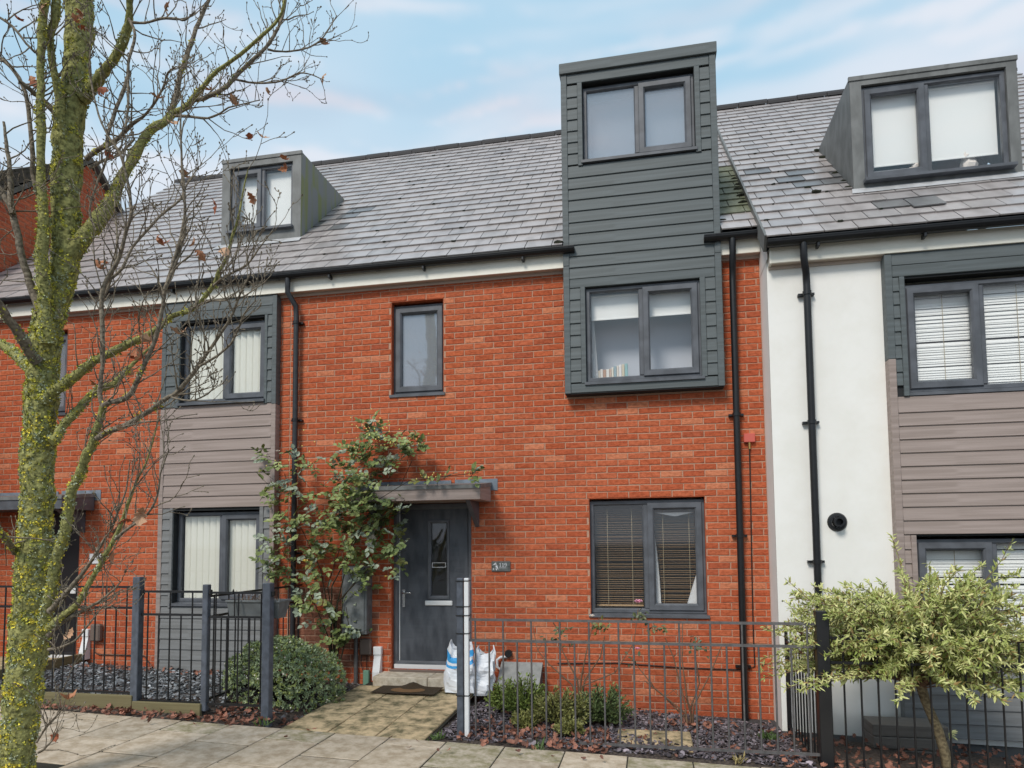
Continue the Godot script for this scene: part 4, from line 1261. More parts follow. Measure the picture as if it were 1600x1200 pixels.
func scatter():
	var chip := chip_mesh()
	for bed in [["slate_chippings", "blue grey slate chippings in the left-hand garden", -3.15, 0.0, 0.12, 1.98, 4600, Color(0.17, 0.18, 0.19)], ["slate_chippings", "purple slate chippings covering the bed below the window", 2.36, 5.55, 0.06, 2.1, 7500, Color(0.125, 0.106, 0.118)], ["slate_chippings", "sparse slate chippings round the ball-shaped shrub", 0.05, 0.85, 0.05, 1.95, 500, Color(0.1, 0.09, 0.09)]]:
		var xf := []
		var cols := []
		for i in bed[6]:
			var x := rng.randf_range(bed[2], bed[3])
			var z := rng.randf_range(bed[4], bed[5])
			var s := 0.012 + 0.028 * pow(rng.randf(), 1.6)
			var b := Basis(Vector3.UP, rng.randf() * TAU) * Basis(Vector3.RIGHT, rng.randfn() * 0.5) * Basis(Vector3.BACK, rng.randfn() * 0.4)
			xf.append(Transform3D(b.scaled(Vector3(s, s, s)), Vector3(x, soil_y(x, z) + rng.randf_range(0.0, 0.03), z)))
			var v := 0.35 + 1.9 * pow(rng.randf(), 2.2)
			if rng.randf() < 0.02: v = 3.4
			cols.append(Color(bed[7].r * v, bed[7].g * v, bed[7].b * v))
		var o := multi(bed[0], chip, M.chip, xf, cols)
		o.set_meta("label", bed[1])
		o.set_meta("category", "gravel")
	var lf := oak_leaf_mesh(0.7)
	for bed in [["brown fallen leaves along the foot of the left railing", [[-3.0, 0.75, 2.06, 2.26, 300], [0.05, 0.9, 1.5, 2.15, 110], [-3.1, -0.3, 0.1, 0.5, 90], [-0.6, 0.6, 2.2, 2.5, 8]]], ["brown fallen leaves drifted through the railing of the slate bed", [[2.6, 3.9, 1.4, 2.2, 260], [2.6, 5.55, 0.05, 2.2, 170], [4.4, 4.9, 0.5, 0.9, 40], [5.3, 5.9, 0.5, 2.2, 70], [5.7, 7.6, 0.6, 2.2, 220], [1.0, 4.0, 2.2, 2.6, 14]]]]:
		var xf := []
		var cols := []
		for r in bed[1]:
			for i in r[4]:
				var x := rng.randf_range(r[0], r[1])
				var z := rng.randf_range(r[2], r[3])
				var y := soil_y(x, z) if z < 2.2 else pave_y(x)
				if z > 0.3 and x > 0.9 and x < 2.3: y = maxf(y, path_y(z))
				var s := rng.randf_range(0.04, 0.078)
				var b := Basis(Vector3.UP, rng.randf() * TAU) * Basis(Vector3.RIGHT, rng.randfn() * 0.5) * Basis(Vector3.BACK, rng.randfn() * 0.5)
				xf.append(Transform3D(b.scaled(Vector3(s, s, s)), Vector3(x, y + rng.randf_range(0.015, 0.05), z)))
				var v := rng.randf_range(0.5, 1.4)
				cols.append(Color(0.27 * v, 0.115 * v, 0.075 * v))
		var o := multi("fallen_leaves", lf, M.litter, xf, cols)
		o.set_meta("label", bed[0])
		o.set_meta("category", "leaves")

# ---------------------------------------------------------------- railings
func railing(label: String, a: Vector3, b: Vector3, top: float, mid: float, bot: float, step: float, phase: float, m: Material, posts: Array):
	var t := thing("garden_railing", label, "railing", Vector3((a.x + b.x) * 0.5, bot - 0.1, (a.z + b.z) * 0.5), "railings of the front gardens")
	var d := b - a
	var length := d.length()
	d = d.normalized()
	var side := Vector3(-d.z, 0, d.x)
	for y in [top, mid, bot]:
		var st := S()
		var up := Vector3(0, 0.011, 0)
		var o := side * 0.009
		for k in [[up, o, up], [-up, o, -up]]:
			quad(st, Vector3(a.x, y, a.z) + k[0] - k[1], Vector3(b.x, y, b.z) + k[0] - k[1], Vector3(b.x, y, b.z) + k[0] + k[1], Vector3(a.x, y, a.z) + k[0] + k[1], k[2])
		for k in [o, -o]:
			quad(st, Vector3(a.x, y, a.z) - up + k, Vector3(b.x, y, b.z) - up + k, Vector3(b.x, y, b.z) + up + k, Vector3(a.x, y, a.z) + up + k, k)
		part(t, "rail", st.commit(), m)
	var tall := tube_mesh([Vector3(0, bot, 0), Vector3(0, top, 0)], 0.0082, 6)
	var low := tube_mesh([Vector3(0, bot, 0), Vector3(0, mid, 0)], 0.0082, 6)
	var i := 0
	var s := phase
	while s < length - 0.02:
		var p := a + d * s
		put(t, "bar", tall if i % 2 == 0 else low, m, Transform3D(Basis.IDENTITY, Vector3(p.x, 0, p.z) - t.position))
		s += step
		i += 1
	for p in posts:
		var w: float = p[3] * 0.5
		var po := part(t, "post", box_mesh(Vector3(p[0].x - w, p[1], p[0].z - w), Vector3(p[0].x + w, p[2], p[0].z + w), 0.006), p[4])
		put(po, "bolt", box_mesh(Vector3(p[0].x + w, top - 0.03, p[0].z - 0.02), Vector3(p[0].x + w + 0.025, top + 0.02, p[0].z + 0.02), 0.006), M.tie)

func railings():
	railing("dark grey railing of the left garden between the oak and the first blue-grey post", Vector3(-3.6, 0, 2.0), Vector3(-0.79, 0, 2.0), 1.592, 1.386, 0.545, 0.122, 0.03, M.rail_black, [])
	railing("dark railing panel between two blue-grey posts in front of the grey bay", Vector3(-0.72, 0, 2.0), Vector3(-0.02, 0, 2.0), 1.548, 1.322, 0.475, 0.124, 0.08, M.rail_black, [[Vector3(-0.756, 0, 2.0), 0.4, 1.695, 0.08, M.post], [Vector3(0.012, 0, 2.0), 0.4, 1.62, 0.06, M.post]])
	railing("short dark railing panel that carries the grey trough planter", Vector3(0.045, 0, 2.0), Vector3(0.64, 0, 2.0), 1.54, 1.305, 0.47, 0.122, 0.07, M.rail_black, [[Vector3(0.675, 0, 2.0), 0.25, 1.635, 0.082, M.post]])
	railing("dark railing running back to the brick wall behind the ball shrub", Vector3(0.0, 0, 1.96), Vector3(-0.04, 0, 0.03), 1.5, 1.3, 0.5, 0.125, 0.1, M.rail_black, [])
	railing("grey railing in front of the purple slate bed and its ground-floor window", Vector3(2.64, 0, 2.0), Vector3(5.6, 0, 2.0), 1.312, 1.127, 0.265, 0.1275, 0.087, M.rail, [[Vector3(2.59, 0, 2.0), 0.2, 1.685, 0.06, M.post]])
	railing("black railing running back to the white house wall", Vector3(5.62, 0, 1.94), Vector3(5.62, 0, 0.62), 1.16, 0.98, 0.14, 0.125, 0.1, M.rail_black, [[Vector3(5.62, 0, 0.6), 0.02, 1.18, 0.03, M.rail_black]])
	railing("black railing in front of the variegated willow and the white house", Vector3(5.7, 0, 2.0), Vector3(8.7, 0, 2.0), 1.2, 1.005, 0.08, 0.127, 0.1, M.rail_black, [[Vector3(5.645, 0, 2.0), 0.05, 1.42, 0.1, M.rail_black]])
	# the white pole strapped to the gate post
	var t := thing("white_pole", "thin white plastic pole strapped to the gate post with black ties", "pole", Vector3(2.652, 0.25, 2.01))
	part(t, "pole", box_mesh(Vector3(2.632, 0.27, 1.99), Vector3(2.672, 1.685, 2.035), 0.004), M.white_plastic)
	for y in [1.66, 1.43, 1.35, 1.19, 0.64]:
		part(t, "cable_tie", box_mesh(Vector3(2.553, y - 0.0045, 1.96), Vector3(2.678, y + 0.0045, 2.041), 0.003), M.tie)

# ---------------------------------------------------------------- small things
func bag(called: String, label: String, c: Vector3, w: float, h: float, d: float, lean: float, blue: bool):
	var t := thing(called, label, "bag", c)
	var n := 20
	var rows := 16
	var g := []
	for i in rows + 1:
		var v := float(i) / rows
		var row := []
		var ww := w * (1.0 - 0.28 * v) * (0.9 + 0.1 * sin(v * PI))
		var dd := d * (1.0 - 0.8 * v * v)
		for k in n:
			var a := TAU * k / n
			var x := signf(cos(a)) * pow(absf(cos(a)), 0.6) * ww * 0.5
			var z := signf(sin(a)) * pow(absf(sin(a)), 0.7) * dd * 0.5
			var cr := sin(a * 5.0 + v * 9.0) * 0.012 + sin(a * 3.0 - v * 14.0) * 0.01 + rng.randfn() * 0.004
			var top := 0.06 * sin(a * 2.0 + 1.0) * v
			row.append(c + Vector3(x + lean * v + cr, h * v + top, z + cr))
		g.append(row)
	var white := S()
	var band := S()
	for i in rows:
		for k in n:
			var k2 := (k + 1) % n
			var v := (i + 0.5) / rows
			var st := band if blue and ((v > 0.68 and v < 0.84) or (v > 0.54 and v < 0.6)) else white
			quad(st, g[i][k], g[i][k2], g[i + 1][k2], g[i + 1][k], (g[i][k] + g[i + 1][k2]) * 0.5 - c - Vector3(lean * v, h * v, 0))
	var b := part(t, "body", white.commit(), M.bag)
	if blue:
		put(b, "blue_print", band.commit(), M.bag_blue)
		var q := S()
		var p := []
		for k in 14:
			p.append(c + Vector3(0.05 + cos(TAU * k / 13.0) * 0.03, 0.18 + sin(TAU * k / 13.0) * 0.03, d * 0.5 + 0.002))
		var r := []
		for k in 14:
			r.append(0.006)
		tube(q, p, r, 4, false)
		put(b, "round_print", q.commit(), M.bag_blue)
	return t

func text(parent: Node, s: String, size: float, at: Vector3, m: Material, called := "lettering"):
	var f := SystemFont.new()
	f.font_names = PackedStringArray(["Droid Serif"])
	var tm := TextMesh.new()
	tm.font = f
	tm.text = s
	tm.font_size = 64
	tm.pixel_size = size / 46.0
	tm.depth = 0.003
	put(parent, called, tm, m, Transform3D(Basis.IDENTITY, at))

func small_things():
	# house number
	var t := thing("house_number_plaque", "small slate plaque with silver number 119 on the red brick wall", "plaque", Vector3(2.533, 1.66, 0.01))
	var pl := part(t, "plate", box_mesh(Vector3(2.418, 1.662, 0.004), Vector3(2.65, 1.787, 0.02), 0.006), M.plaque)
	text(pl, "119", 0.042, Vector3(2.56, 1.742, 0.0215), M.silver)
	for x in [2.434, 2.634]:
		put(pl, "bolt", tube_mesh([Vector3(x, 1.722, 0.02), Vector3(x, 1.722, 0.026)], 0.006), M.tie)
	var em := S()
	var o := Vector3(2.47, 1.72, 0.0215)
	for q in [[-0.035, 0.02, -0.005, 0.05, 0.012, 0.03], [-0.012, 0.045, 0.006, 0.052, 0.014, 0.02], [-0.005, 0.01, 0.02, 0.02, 0.035, -0.035], [0.0, -0.005, 0.02, -0.03, 0.008, -0.045], [-0.035, -0.03, -0.02, -0.012, -0.018, -0.035]]:
		tri(em, o + Vector3(q[0], q[1], 0), o + Vector3(q[2], q[3], 0), o + Vector3(q[4], q[5], 0), Vector3.BACK)
	box(em, Vector3(2.515, 1.706, 0.0205), Vector3(2.6, 1.71, 0.0218))
	put(pl, "emblem", em.commit(), M.silver)
	var t2 := thing("house_number_plaque", "pale grey number plate on the brick beside the black door", "plaque", Vector3(-3.09, 1.77, 0.01))
	part(t2, "plate", box_mesh(Vector3(-3.2, 1.775, 0.004), Vector3(-2.98, 1.91, 0.018), 0.004), M.silver)
	# meter cupboard and the small boxes below it
	var mc := thing("meter_cupboard", "tall grey meter cupboard fixed to the wall beside the rose", "cupboard", Vector3(0.73, 0.9, 0.1))
	part(mc, "cabinet", box_mesh(Vector3(0.575, 0.91, 0.004), Vector3(0.9, 1.74, 0.19), 0.012), M.cover_grey)
	part(mc, "door", box_mesh(Vector3(0.6, 0.935, 0.191), Vector3(0.875, 1.715, 0.203), 0.005), M.cover_grey)
	part(mc, "conduit", tube_mesh([Vector3(0.7, 0.25, 0.04), Vector3(0.7, 0.92, 0.04)], 0.026, 10), M.rail)
	var cb := thing("cable_box", "brown cable box with two black wires below the meter cupboard", "box", Vector3(0.83, 0.63, 0.05))
	part(cb, "cover", box_mesh(Vector3(0.755, 0.645, 0.004), Vector3(0.905, 0.845, 0.07), 0.016), M.brown_plastic)
	part(cb, "wire", tube_mesh([Vector3(0.775, 0.66, 0.03), Vector3(0.765, 0.55, 0.035), Vector3(0.79, 0.46, 0.04), Vector3(0.83, 0.44, 0.04)], 0.006, 6), M.tie)
	part(cb, "wire", tube_mesh([Vector3(0.84, 0.66, 0.03), Vector3(0.84, 0.45, 0.03)], 0.006, 6), M.tie)
	part(cb, "sleeve", box_mesh(Vector3(0.8, 0.27, 0.004), Vector3(0.875, 0.46, 0.06), 0.006), M.green_plastic)
	for q in [["white plastic cable duct beside the dark front door", 0.985, 0.35], ["white plastic cable duct beside the black front door", -3.19, 0.5]]:
		var x: float = q[1]; var y: float = q[2]
		var d := thing("cable_duct", q[0], "duct", Vector3(x, y, 0.05))
		var st := S()
		var prof := [Vector3(0, 0.36, 0.05), Vector3(0, 0.27, 0.052), Vector3(0, 0.1, 0.1), Vector3(0, 0.0, 0.1)]
		for k in 3:
			quad(st, prof[k] + Vector3(x - 0.045, y, 0), prof[k] + Vector3(x + 0.045, y, 0), prof[k + 1] + Vector3(x + 0.045, y, 0), prof[k + 1] + Vector3(x - 0.045, y, 0), Vector3(0, 0.3, 1))
			for s in [-0.045, 0.045]:
				quad(st, prof[k] + Vector3(x + s, y, 0), prof[k + 1] + Vector3(x + s, y, 0), Vector3(x + s, y + prof[k + 1].y, 0.004), Vector3(x + s, y + prof[k].y, 0.004), Vector3(s, 0, 0))
		quad(st, Vector3(x - 0.045, y + 0.36, 0.004), Vector3(x + 0.045, y + 0.36, 0.004), Vector3(x + 0.045, y + 0.36, 0.05), Vector3(x - 0.045, y + 0.36, 0.05), Vector3.UP)
		part(d, "cover", st.commit(), M.white_plastic)
		part(d, "cap", box_mesh(Vector3(x - 0.052, y + 0.3, 0.004), Vector3(x + 0.052, y + 0.4, 0.062), 0.006), M.white_plastic)
	var bb := thing("cable_box", "brown cable box on the brick beside the black front door", "box", Vector3(-3.0, 0.72, 0.05))
	part(bb, "cover", box_mesh(Vector3(-3.1, 0.74, 0.004), Vector3(-2.95, 0.97, 0.08), 0.016), M.brown_plastic)
	part(bb, "wire", tube_mesh([Vector3(-3.06, 0.75, 0.03), Vector3(-3.07, 0.6, 0.03), Vector3(-3.0, 0.56, 0.02), Vector3(-2.3, 0.56, 0.02), Vector3(-2.2, 0.45, 0.03)], 0.006, 6), M.tie)
	# red box with a cable by the downpipe
	var rb := thing("wall_box", "small red box with a thin black cable beside the downpipe", "box", Vector3(5.405, 3.1, 0.02))
	part(rb, "cover", box_mesh(Vector3(5.345, 3.105, 0.008), Vector3(5.468, 3.205, 0.05), 0.006), M.red_plastic)
	part(rb, "gland", tube_mesh([Vector3(5.405, 3.105, 0.03), Vector3(5.405, 3.03, 0.03)], 0.014), M.brass)
	part(rb, "cable", tube_mesh([Vector3(5.405, 3.04, 0.03), Vector3(5.4, 2.4, 0.018), Vector3(5.39, 1.6, 0.018), Vector3(5.385, 1.0, 0.016), Vector3(5.39, 0.62, 0.016), Vector3(5.3, 0.58, 0.02), Vector3(4.6, 0.585, 0.016), Vector3(3.9, 0.62, 0.016), Vector3(3.2, 0.6, 0.02)], 0.0065, 6), M.tie)
	# gas box: wedge with a sloping lid
	var gb := thing("gas_meter_box", "low grey box with sloping lid standing against the brick wall", "box", Vector3(2.8, 0.2, 0.2))
	var st2 := S()
	var pr := [Vector3(0, 0.1, 0.42), Vector3(0, 0.34, 0.42), Vector3(0, 0.6, 0.06), Vector3(0, 0.6, 0.01), Vector3(0, 0.1, 0.01)]
	var nn := [Vector3.BACK, Vector3(0, 1, 1), Vector3.UP, Vector3.FORWARD]
	for k in 4:
		quad(st2, pr[k] + Vector3(2.56, 0, 0), pr[k] + Vector3(3.02, 0, 0), pr[k + 1] + Vector3(3.02, 0, 0), pr[k + 1] + Vector3(2.56, 0, 0), nn[k])
	for s in [[2.56, Vector3.LEFT], [3.02, Vector3.RIGHT]]:
		var ox := Vector3(s[0], 0, 0)
		quad(st2, pr[0] + ox, pr[1] + ox, pr[2] + ox, pr[4] + ox, s[1])
		tri(st2, pr[2] + ox, pr[3] + ox, pr[4] + ox, s[1])
	part(gb, "case", st2.commit(), M.cover_grey)
	var ld := S()
	quad(ld, Vector3(2.545, 0.35, 0.43), Vector3(3.035, 0.35, 0.43), Vector3(3.035, 0.612, 0.066), Vector3(2.545, 0.612, 0.066), Vector3(0, 1, 1))
	quad(ld, Vector3(2.545, 0.35, 0.43), Vector3(3.035, 0.35, 0.43), Vector3(3.035, 0.325, 0.435), Vector3(2.545, 0.325, 0.435), Vector3.BACK)
	part(gb, "lid", ld.commit(), M.cover_light)
	var tap := thing("waste_pipe", "short white waste pipe with a dark round cover on the wall behind the bags", "pipe", Vector3(2.52, 0.5, 0.05))
	part(tap, "bend", tube_mesh([Vector3(2.6, 0.66, 0.012), Vector3(2.53, 0.66, 0.05), Vector3(2.49, 0.63, 0.06), Vector3(2.49, 0.55, 0.06), Vector3(2.53, 0.51, 0.05), Vector3(2.62, 0.51, 0.05)], 0.016, 8), M.white_plastic)
	part(tap, "cover", tube_mesh([Vector3(2.62, 0.7, 0.006), Vector3(2.62, 0.7, 0.05)], 0.045, 12), M.rail_black)
	# bags and mat at the door
	bag("carrier_bag", "white plastic bag with blue bands slumped beside the front door", Vector3(2.15, 0.345, 0.5), 0.38, 0.52, 0.2, 0.02, true)
	bag("carrier_bag", "plain white plastic bag leaning behind the blue-banded bag", Vector3(2.36, 0.29, 0.36), 0.3, 0.5, 0.18, 0.07, false)
	var dm := thing("doormat", "dark brown doormat with tan oval lying on the path below the step", "doormat", Vector3(1.57, 0.35, 0.55))
	var ms := S()
	var nxm := 16
	for i in nxm:
		for j in 8:
			var p := []
			for k in [[0, 0], [1, 0], [1, 1], [0, 1]]:
				var u := float(i + k[0]) / nxm
				var v = (j + k[1]) / 8.0
				var lift := 0.05 * exp(-pow((u - 0.5) / 0.12, 2.0)) * exp(-pow(v / 0.3, 2.0))
				p.append(Vector3(1.2 + u * 0.74 - 0.02 * v, path_y(0.4 + v * 0.34) + 0.016 + lift, 0.39 + v * 0.35))
			quad(ms, p[0], p[1], p[2], p[3], Vector3.UP)
	part(dm, "mat", ms.commit(), M.mat_dark)
	var ov := S()
	for k in 24:
		var a := TAU * k / 24.0
		var b := TAU * (k + 1) / 24.0
		tri(ov, Vector3(1.57, path_y(0.57) + 0.02, 0.58), Vector3(1.57 + cos(a) * 0.2, path_y(0.58 + sin(a) * 0.1) + 0.0195, 0.58 + sin(a) * 0.11), Vector3(1.57 + cos(b) * 0.2, path_y(0.58 + sin(b) * 0.1) + 0.0195, 0.58 + sin(b) * 0.11), Vector3.UP)
	part(dm, "oval", ov.commit(), M.mat_tan)
	# planter on the railing
	var tp := thing("trough_planter", "grey plastic trough planter hanging on the railing with dead stems", "planter", Vector3(0.47, 1.28, 1.87))
	var ps := S()
	var lo := [Vector3(0.22, 1.29, 1.79), Vector3(0.74, 1.29, 1.79), Vector3(0.74, 1.29, 1.93), Vector3(0.22, 1.29, 1.93)]
	var hi := [Vector3(0.2, 1.455, 1.76), Vector3(0.77, 1.455, 1.76), Vector3(0.77, 1.455, 1.96), Vector3(0.2, 1.455, 1.96)]
	for k in 4:
		var k2 := (k + 1) % 4
		quad(ps, lo[k], lo[k2], hi[k2], hi[k], (lo[k] + lo[k2]) * 0.5 - Vector3(0.47, 1.29, 1.86))
	quad(ps, lo[0], lo[1], lo[2], lo[3], Vector3.DOWN)
	var tr := part(tp, "trough", ps.commit(), M.cover_grey)
	var rim := S()
	cbox(rim, Vector3(0.19, 1.445, 1.955), Vector3(0.78, 1.465, 1.972), 0.004)
	cbox(rim, Vector3(0.19, 1.445, 1.748), Vector3(0.78, 1.465, 1.765), 0.004)
	cbox(rim, Vector3(0.765, 1.445, 1.766), Vector3(0.78, 1.465, 1.954), 0.004)
	put(tr, "rim", rim.commit(), M.cover_grey)
	put(tr, "compost", box_mesh(Vector3(0.21, 1.41, 1.77), Vector3(0.76, 1.43, 1.95)), M.soil)
	for x in [0.3, 0.62]:
		part(tp, "hook", tube_mesh([Vector3(x, 1.3, 1.975), Vector3(x, 1.52, 1.975), Vector3(x, 1.57, 2.0), Vector3(x, 1.53, 2.02)], 0.006, 6), M.tie)
	var dead := S()
	for i in 46:
		var p := Vector3(rng.randf_range(0.24, 0.74), 1.42, rng.randf_range(1.79, 1.93))
		var q := p + Vector3(rng.randfn() * 0.05, rng.randf_range(0.04, 0.13), rng.randfn() * 0.04)
		tube(dead, [p, (p + q) * 0.5 + rdir() * 0.015, q, q + rdir() * 0.03], [0.003, 0.0025, 0.002, 0.0015], 4, false)
	part(tp, "dead_stems", dead.commit(), M.rose_stem)
	# flue terminal on the white wall
	var fl := thing("flue_terminal", "round black flue outlet on the white rendered wall", "vent", Vector3(6.19, 2.09, 0.43))
	var fs := S()
	for r in [[0.098, 0.424, 0.085, 0.445], [0.085, 0.445, 0.06, 0.447], [0.056, 0.447, 0.052, 0.43], [0.05, 0.423, 0.05, 0.52], [0.05, 0.52, 0.034, 0.52], [0.034, 0.52, 0.034, 0.43]]:
		for k in 24:
			var a := TAU * k / 24.0; var b := TAU * (k + 1) / 24.0
			var c := Vector3(6.192, 2.186, 0)
			var e := func(rad: float, ang: float, z: float) -> Vector3: return c + Vector3(cos(ang) * rad, sin(ang) * rad, z)
			quad(fs, e.call(r[0], a, r[1]), e.call(r[0], b, r[1]), e.call(r[2], b, r[3]), e.call(r[2], a, r[3]), Vector3(cos(a), sin(a), 1.0))
	part(fl, "flange", fs.commit(), M.black_plastic)
	part(fl, "baffle", tube_mesh([Vector3(6.192, 2.186, 0.43), Vector3(6.192, 2.186, 0.46)], 0.033, 12), M.tie)
	# lantern in the rose
	var la := thing("wall_lantern", "cream wall lantern half hidden by the climbing rose beside the door", "lantern", Vector3(0.95, 1.98, 0.15))
	part(la, "bracket", tube_mesh([Vector3(0.95, 2.22, 0.01), Vector3(0.95, 2.24, 0.12), Vector3(0.95, 2.2, 0.16)], 0.01), M.fascia)
	part(la, "cage", box_mesh(Vector3(0.9, 2.03, 0.11), Vector3(1.0, 2.17, 0.21), 0.02), M.fascia)
	part(la, "base", box_mesh(Vector3(0.885, 1.985, 0.095), Vector3(1.015, 2.03, 0.225), 0.012), M.fascia)
	# what shows behind the glass
	venetian("dark wooden venetian blind behind the left light of the ground-floor window", 3.65, 4.2, 1.27, 2.4, -0.2, 44, 0.12, M.blind_wood)
	venetian("dark wooden venetian blind behind the opening light of the ground-floor window", 4.29, 4.86, 1.27, 2.4, -0.2, 44, 0.12, M.blind_wood)
	var nt := thing("net_curtain", "torn white net curtain hanging behind the opening ground-floor light", "curtain", Vector3(4.57, 1.25, -0.15))
	for q in [[[4.36, 2.34], [4.79, 2.34], [4.7, 2.32], [4.58, 2.295], [4.5, 2.31]], [[4.345, 2.05], [4.365, 1.9], [4.385, 1.6], [4.4, 1.28], [4.345, 1.28]], [[4.8, 1.62], [4.8, 1.28], [4.69, 1.28], [4.74, 1.36], [4.775, 1.5]]]:
		var cs := S()
		for k in range(1, 4):
			for o2 in [0.0, -0.002]:
				tri(cs, Vector3(q[0][0], q[0][1], -0.15 + o2), Vector3(q[k][0], q[k][1], -0.145 + o2), Vector3(q[k + 1][0], q[k + 1][1], -0.15 + o2), Vector3.BACK if o2 == 0.0 else Vector3.FORWARD)
		part(nt, "cloth", cs.commit(), M.net)
	roller("pale roller blind a third down in the lower box window above the books", 3.66, 4.86, 4.66, 4.92, -0.02, M.blind_white)
	roller("added plain grey sheet behind the row of books, coloured as reflected sky", 3.66, 4.86, 3.92, 4.92, -0.34, M.reflected_sky_grey)  # added sheet in blind form, its grey stands in for sky reflected below
	roller("added plain grey sheet filling the top window of the box dormer, coloured as reflected sky", 3.66, 4.86, 6.6, 7.42, -0.16, M.reflected_sky_grey)  # added as well: an even grey backing painted like sky in the glass
	var cu := thing("curtain", "pale curtain edge at the left of the lower box window", "curtain", Vector3(3.7, 3.9, -0.05))
	var cs2 := S()
	for k in 6:
		quad(cs2, Vector3(3.66 + k * 0.012, 3.9, -0.04 - 0.02 * (k % 2)), Vector3(3.672 + k * 0.012, 3.9, -0.04 - 0.02 * ((k + 1) % 2)), Vector3(3.667 + k * 0.004, 4.65, -0.04 - 0.02 * ((k + 1) % 2)), Vector3(3.663 + k * 0.004, 4.65, -0.04 - 0.02 * (k % 2)), Vector3.BACK)
	part(cu, "cloth", cs2.commit(), M.net)
	var shelf := part(cu, "shelf", box_mesh(Vector3(3.62, 3.895, -0.3), Vector3(4.9, 3.915, -0.03)), M.white_plastic)
	var bx := 3.72
	var cols := [Color(0.7, 0.62, 0.5), Color(0.75, 0.72, 0.66), Color(0.5, 0.3, 0.2), Color(0.8, 0.78, 0.72), Color(0.62, 0.45, 0.35), Color(0.8, 0.75, 0.62), Color(0.3, 0.42, 0.46), Color(0.78, 0.7, 0.6), Color(0.82, 0.8, 0.78), Color(0.66, 0.58, 0.42), Color(0.28, 0.5, 0.5)]
	var said := ["tan", "off-white", "rust brown", "ivory", "pinkish brown", "cream", "slate blue", "beige", "white", "khaki", "teal"]
	for i in cols.size():
		var wd := rng.randf_range(0.022, 0.036)
		var hh := 0.13 + 0.006 * i + rng.randf_range(-0.012, 0.015)
		var bk := thing("book", "%s book in the row on the sill of the lower box window" % said[i], "book", Vector3(bx + wd * 0.5, 3.915, -0.12), "books on the window sill")
		part(bk, "cover", box_mesh(Vector3(bx, 3.916, -0.19), Vector3(bx + wd, 3.916 + hh, -0.06), 0.003), mat("book%d" % i, cols[i], 0.7))
		bx += wd + 0.003
	var di := thing("dish", "small white dish on the sill of the narrow first-floor window", "dish", Vector3(1.66, 3.93, -0.2))
	var ds := S()
	var prf := [[0.02, 3.935], [0.055, 3.95], [0.07, 3.985], [0.063, 3.985], [0.05, 3.955], [0.0, 3.945]]
	for k in 5:
		for j in 16:
			var a := TAU * j / 16.0; var b := TAU * (j + 1) / 16.0
			var c := Vector3(1.64, 0, -0.2)
			quad(ds, c + Vector3(cos(a) * prf[k][0], prf[k][1], sin(a) * prf[k][0]), c + Vector3(cos(b) * prf[k][0], prf[k][1], sin(b) * prf[k][0]), c + Vector3(cos(b) * prf[k + 1][0], prf[k + 1][1], sin(b) * prf[k + 1][0]), c + Vector3(cos(a) * prf[k + 1][0], prf[k + 1][1], sin(a) * prf[k + 1][0]), Vector3(cos(a), 0.3, sin(a)))
	part(di, "bowl", ds.commit(), M.white_plastic)
	part(di, "shelf", box_mesh(Vector3(1.14, 3.915, -0.3), Vector3(1.82, 3.934, -0.15)), M.white_plastic)
	# two small white figures in the right-hand dormer
	for q in [["plump white soft toy lying on the right dormer sill", 7.38, 0.09, 0.07], ["fluffy cream soft toy sitting on the right dormer sill", 8.0, 0.075, 0.1]]:
		var ty := thing("soft_toy", q[0], "soft toy", Vector3(q[1], 6.23, -0.52))
		var ts := S()
		lump(ts, Vector3(q[1], 6.23 + q[3], -0.52), q[2] * 1.2, q[3], 0.06)
		part(ty, "body", ts.commit(), M.petal_white)
		var hs := S()
		lump(hs, Vector3(q[1] + 0.05 * (1 if q[1] < 7.9 else -1), 6.23 + q[3] * 1.9, -0.49), q[2] * 0.6, q[2] * 0.6, 0.05)
		part(ty, "head", hs.commit(), M.petal_white)
	# sawn timber sleepers at the foot of the white wall
	var sl := thing("timber_sleeper", "grey weathered timber sleeper box at the foot of the white wall", "sleeper", Vector3(6.5, 0.0, 0.8))
	for k in 3:
		part(sl, "plank", box_mesh(Vector3(6.3, -0.06 + k * 0.11, 0.6), Vector3(6.95, 0.045 + k * 0.11, 0.98 - k * 0.02), 0.006), M.sleeper)

# ---------------------------------------------------------------- plants
func flower(parent: Node, at: Vector3, r: float, m: Material):
	var st := S()
	for k in 11:
		var a := TAU * k / 11.0 * 2.4
		var rr := r * (0.35 + 0.65 * k / 11.0)
		var d := Vector3(cos(a), 0.9 - 0.06 * k, sin(a) + 0.4).normalized()
		leaf(st, at, d, Vector3.UP - d * 0.3, rr * 1.3, rr * 1.1, 0.5)
	put(parent, "flower", st.commit(), m)

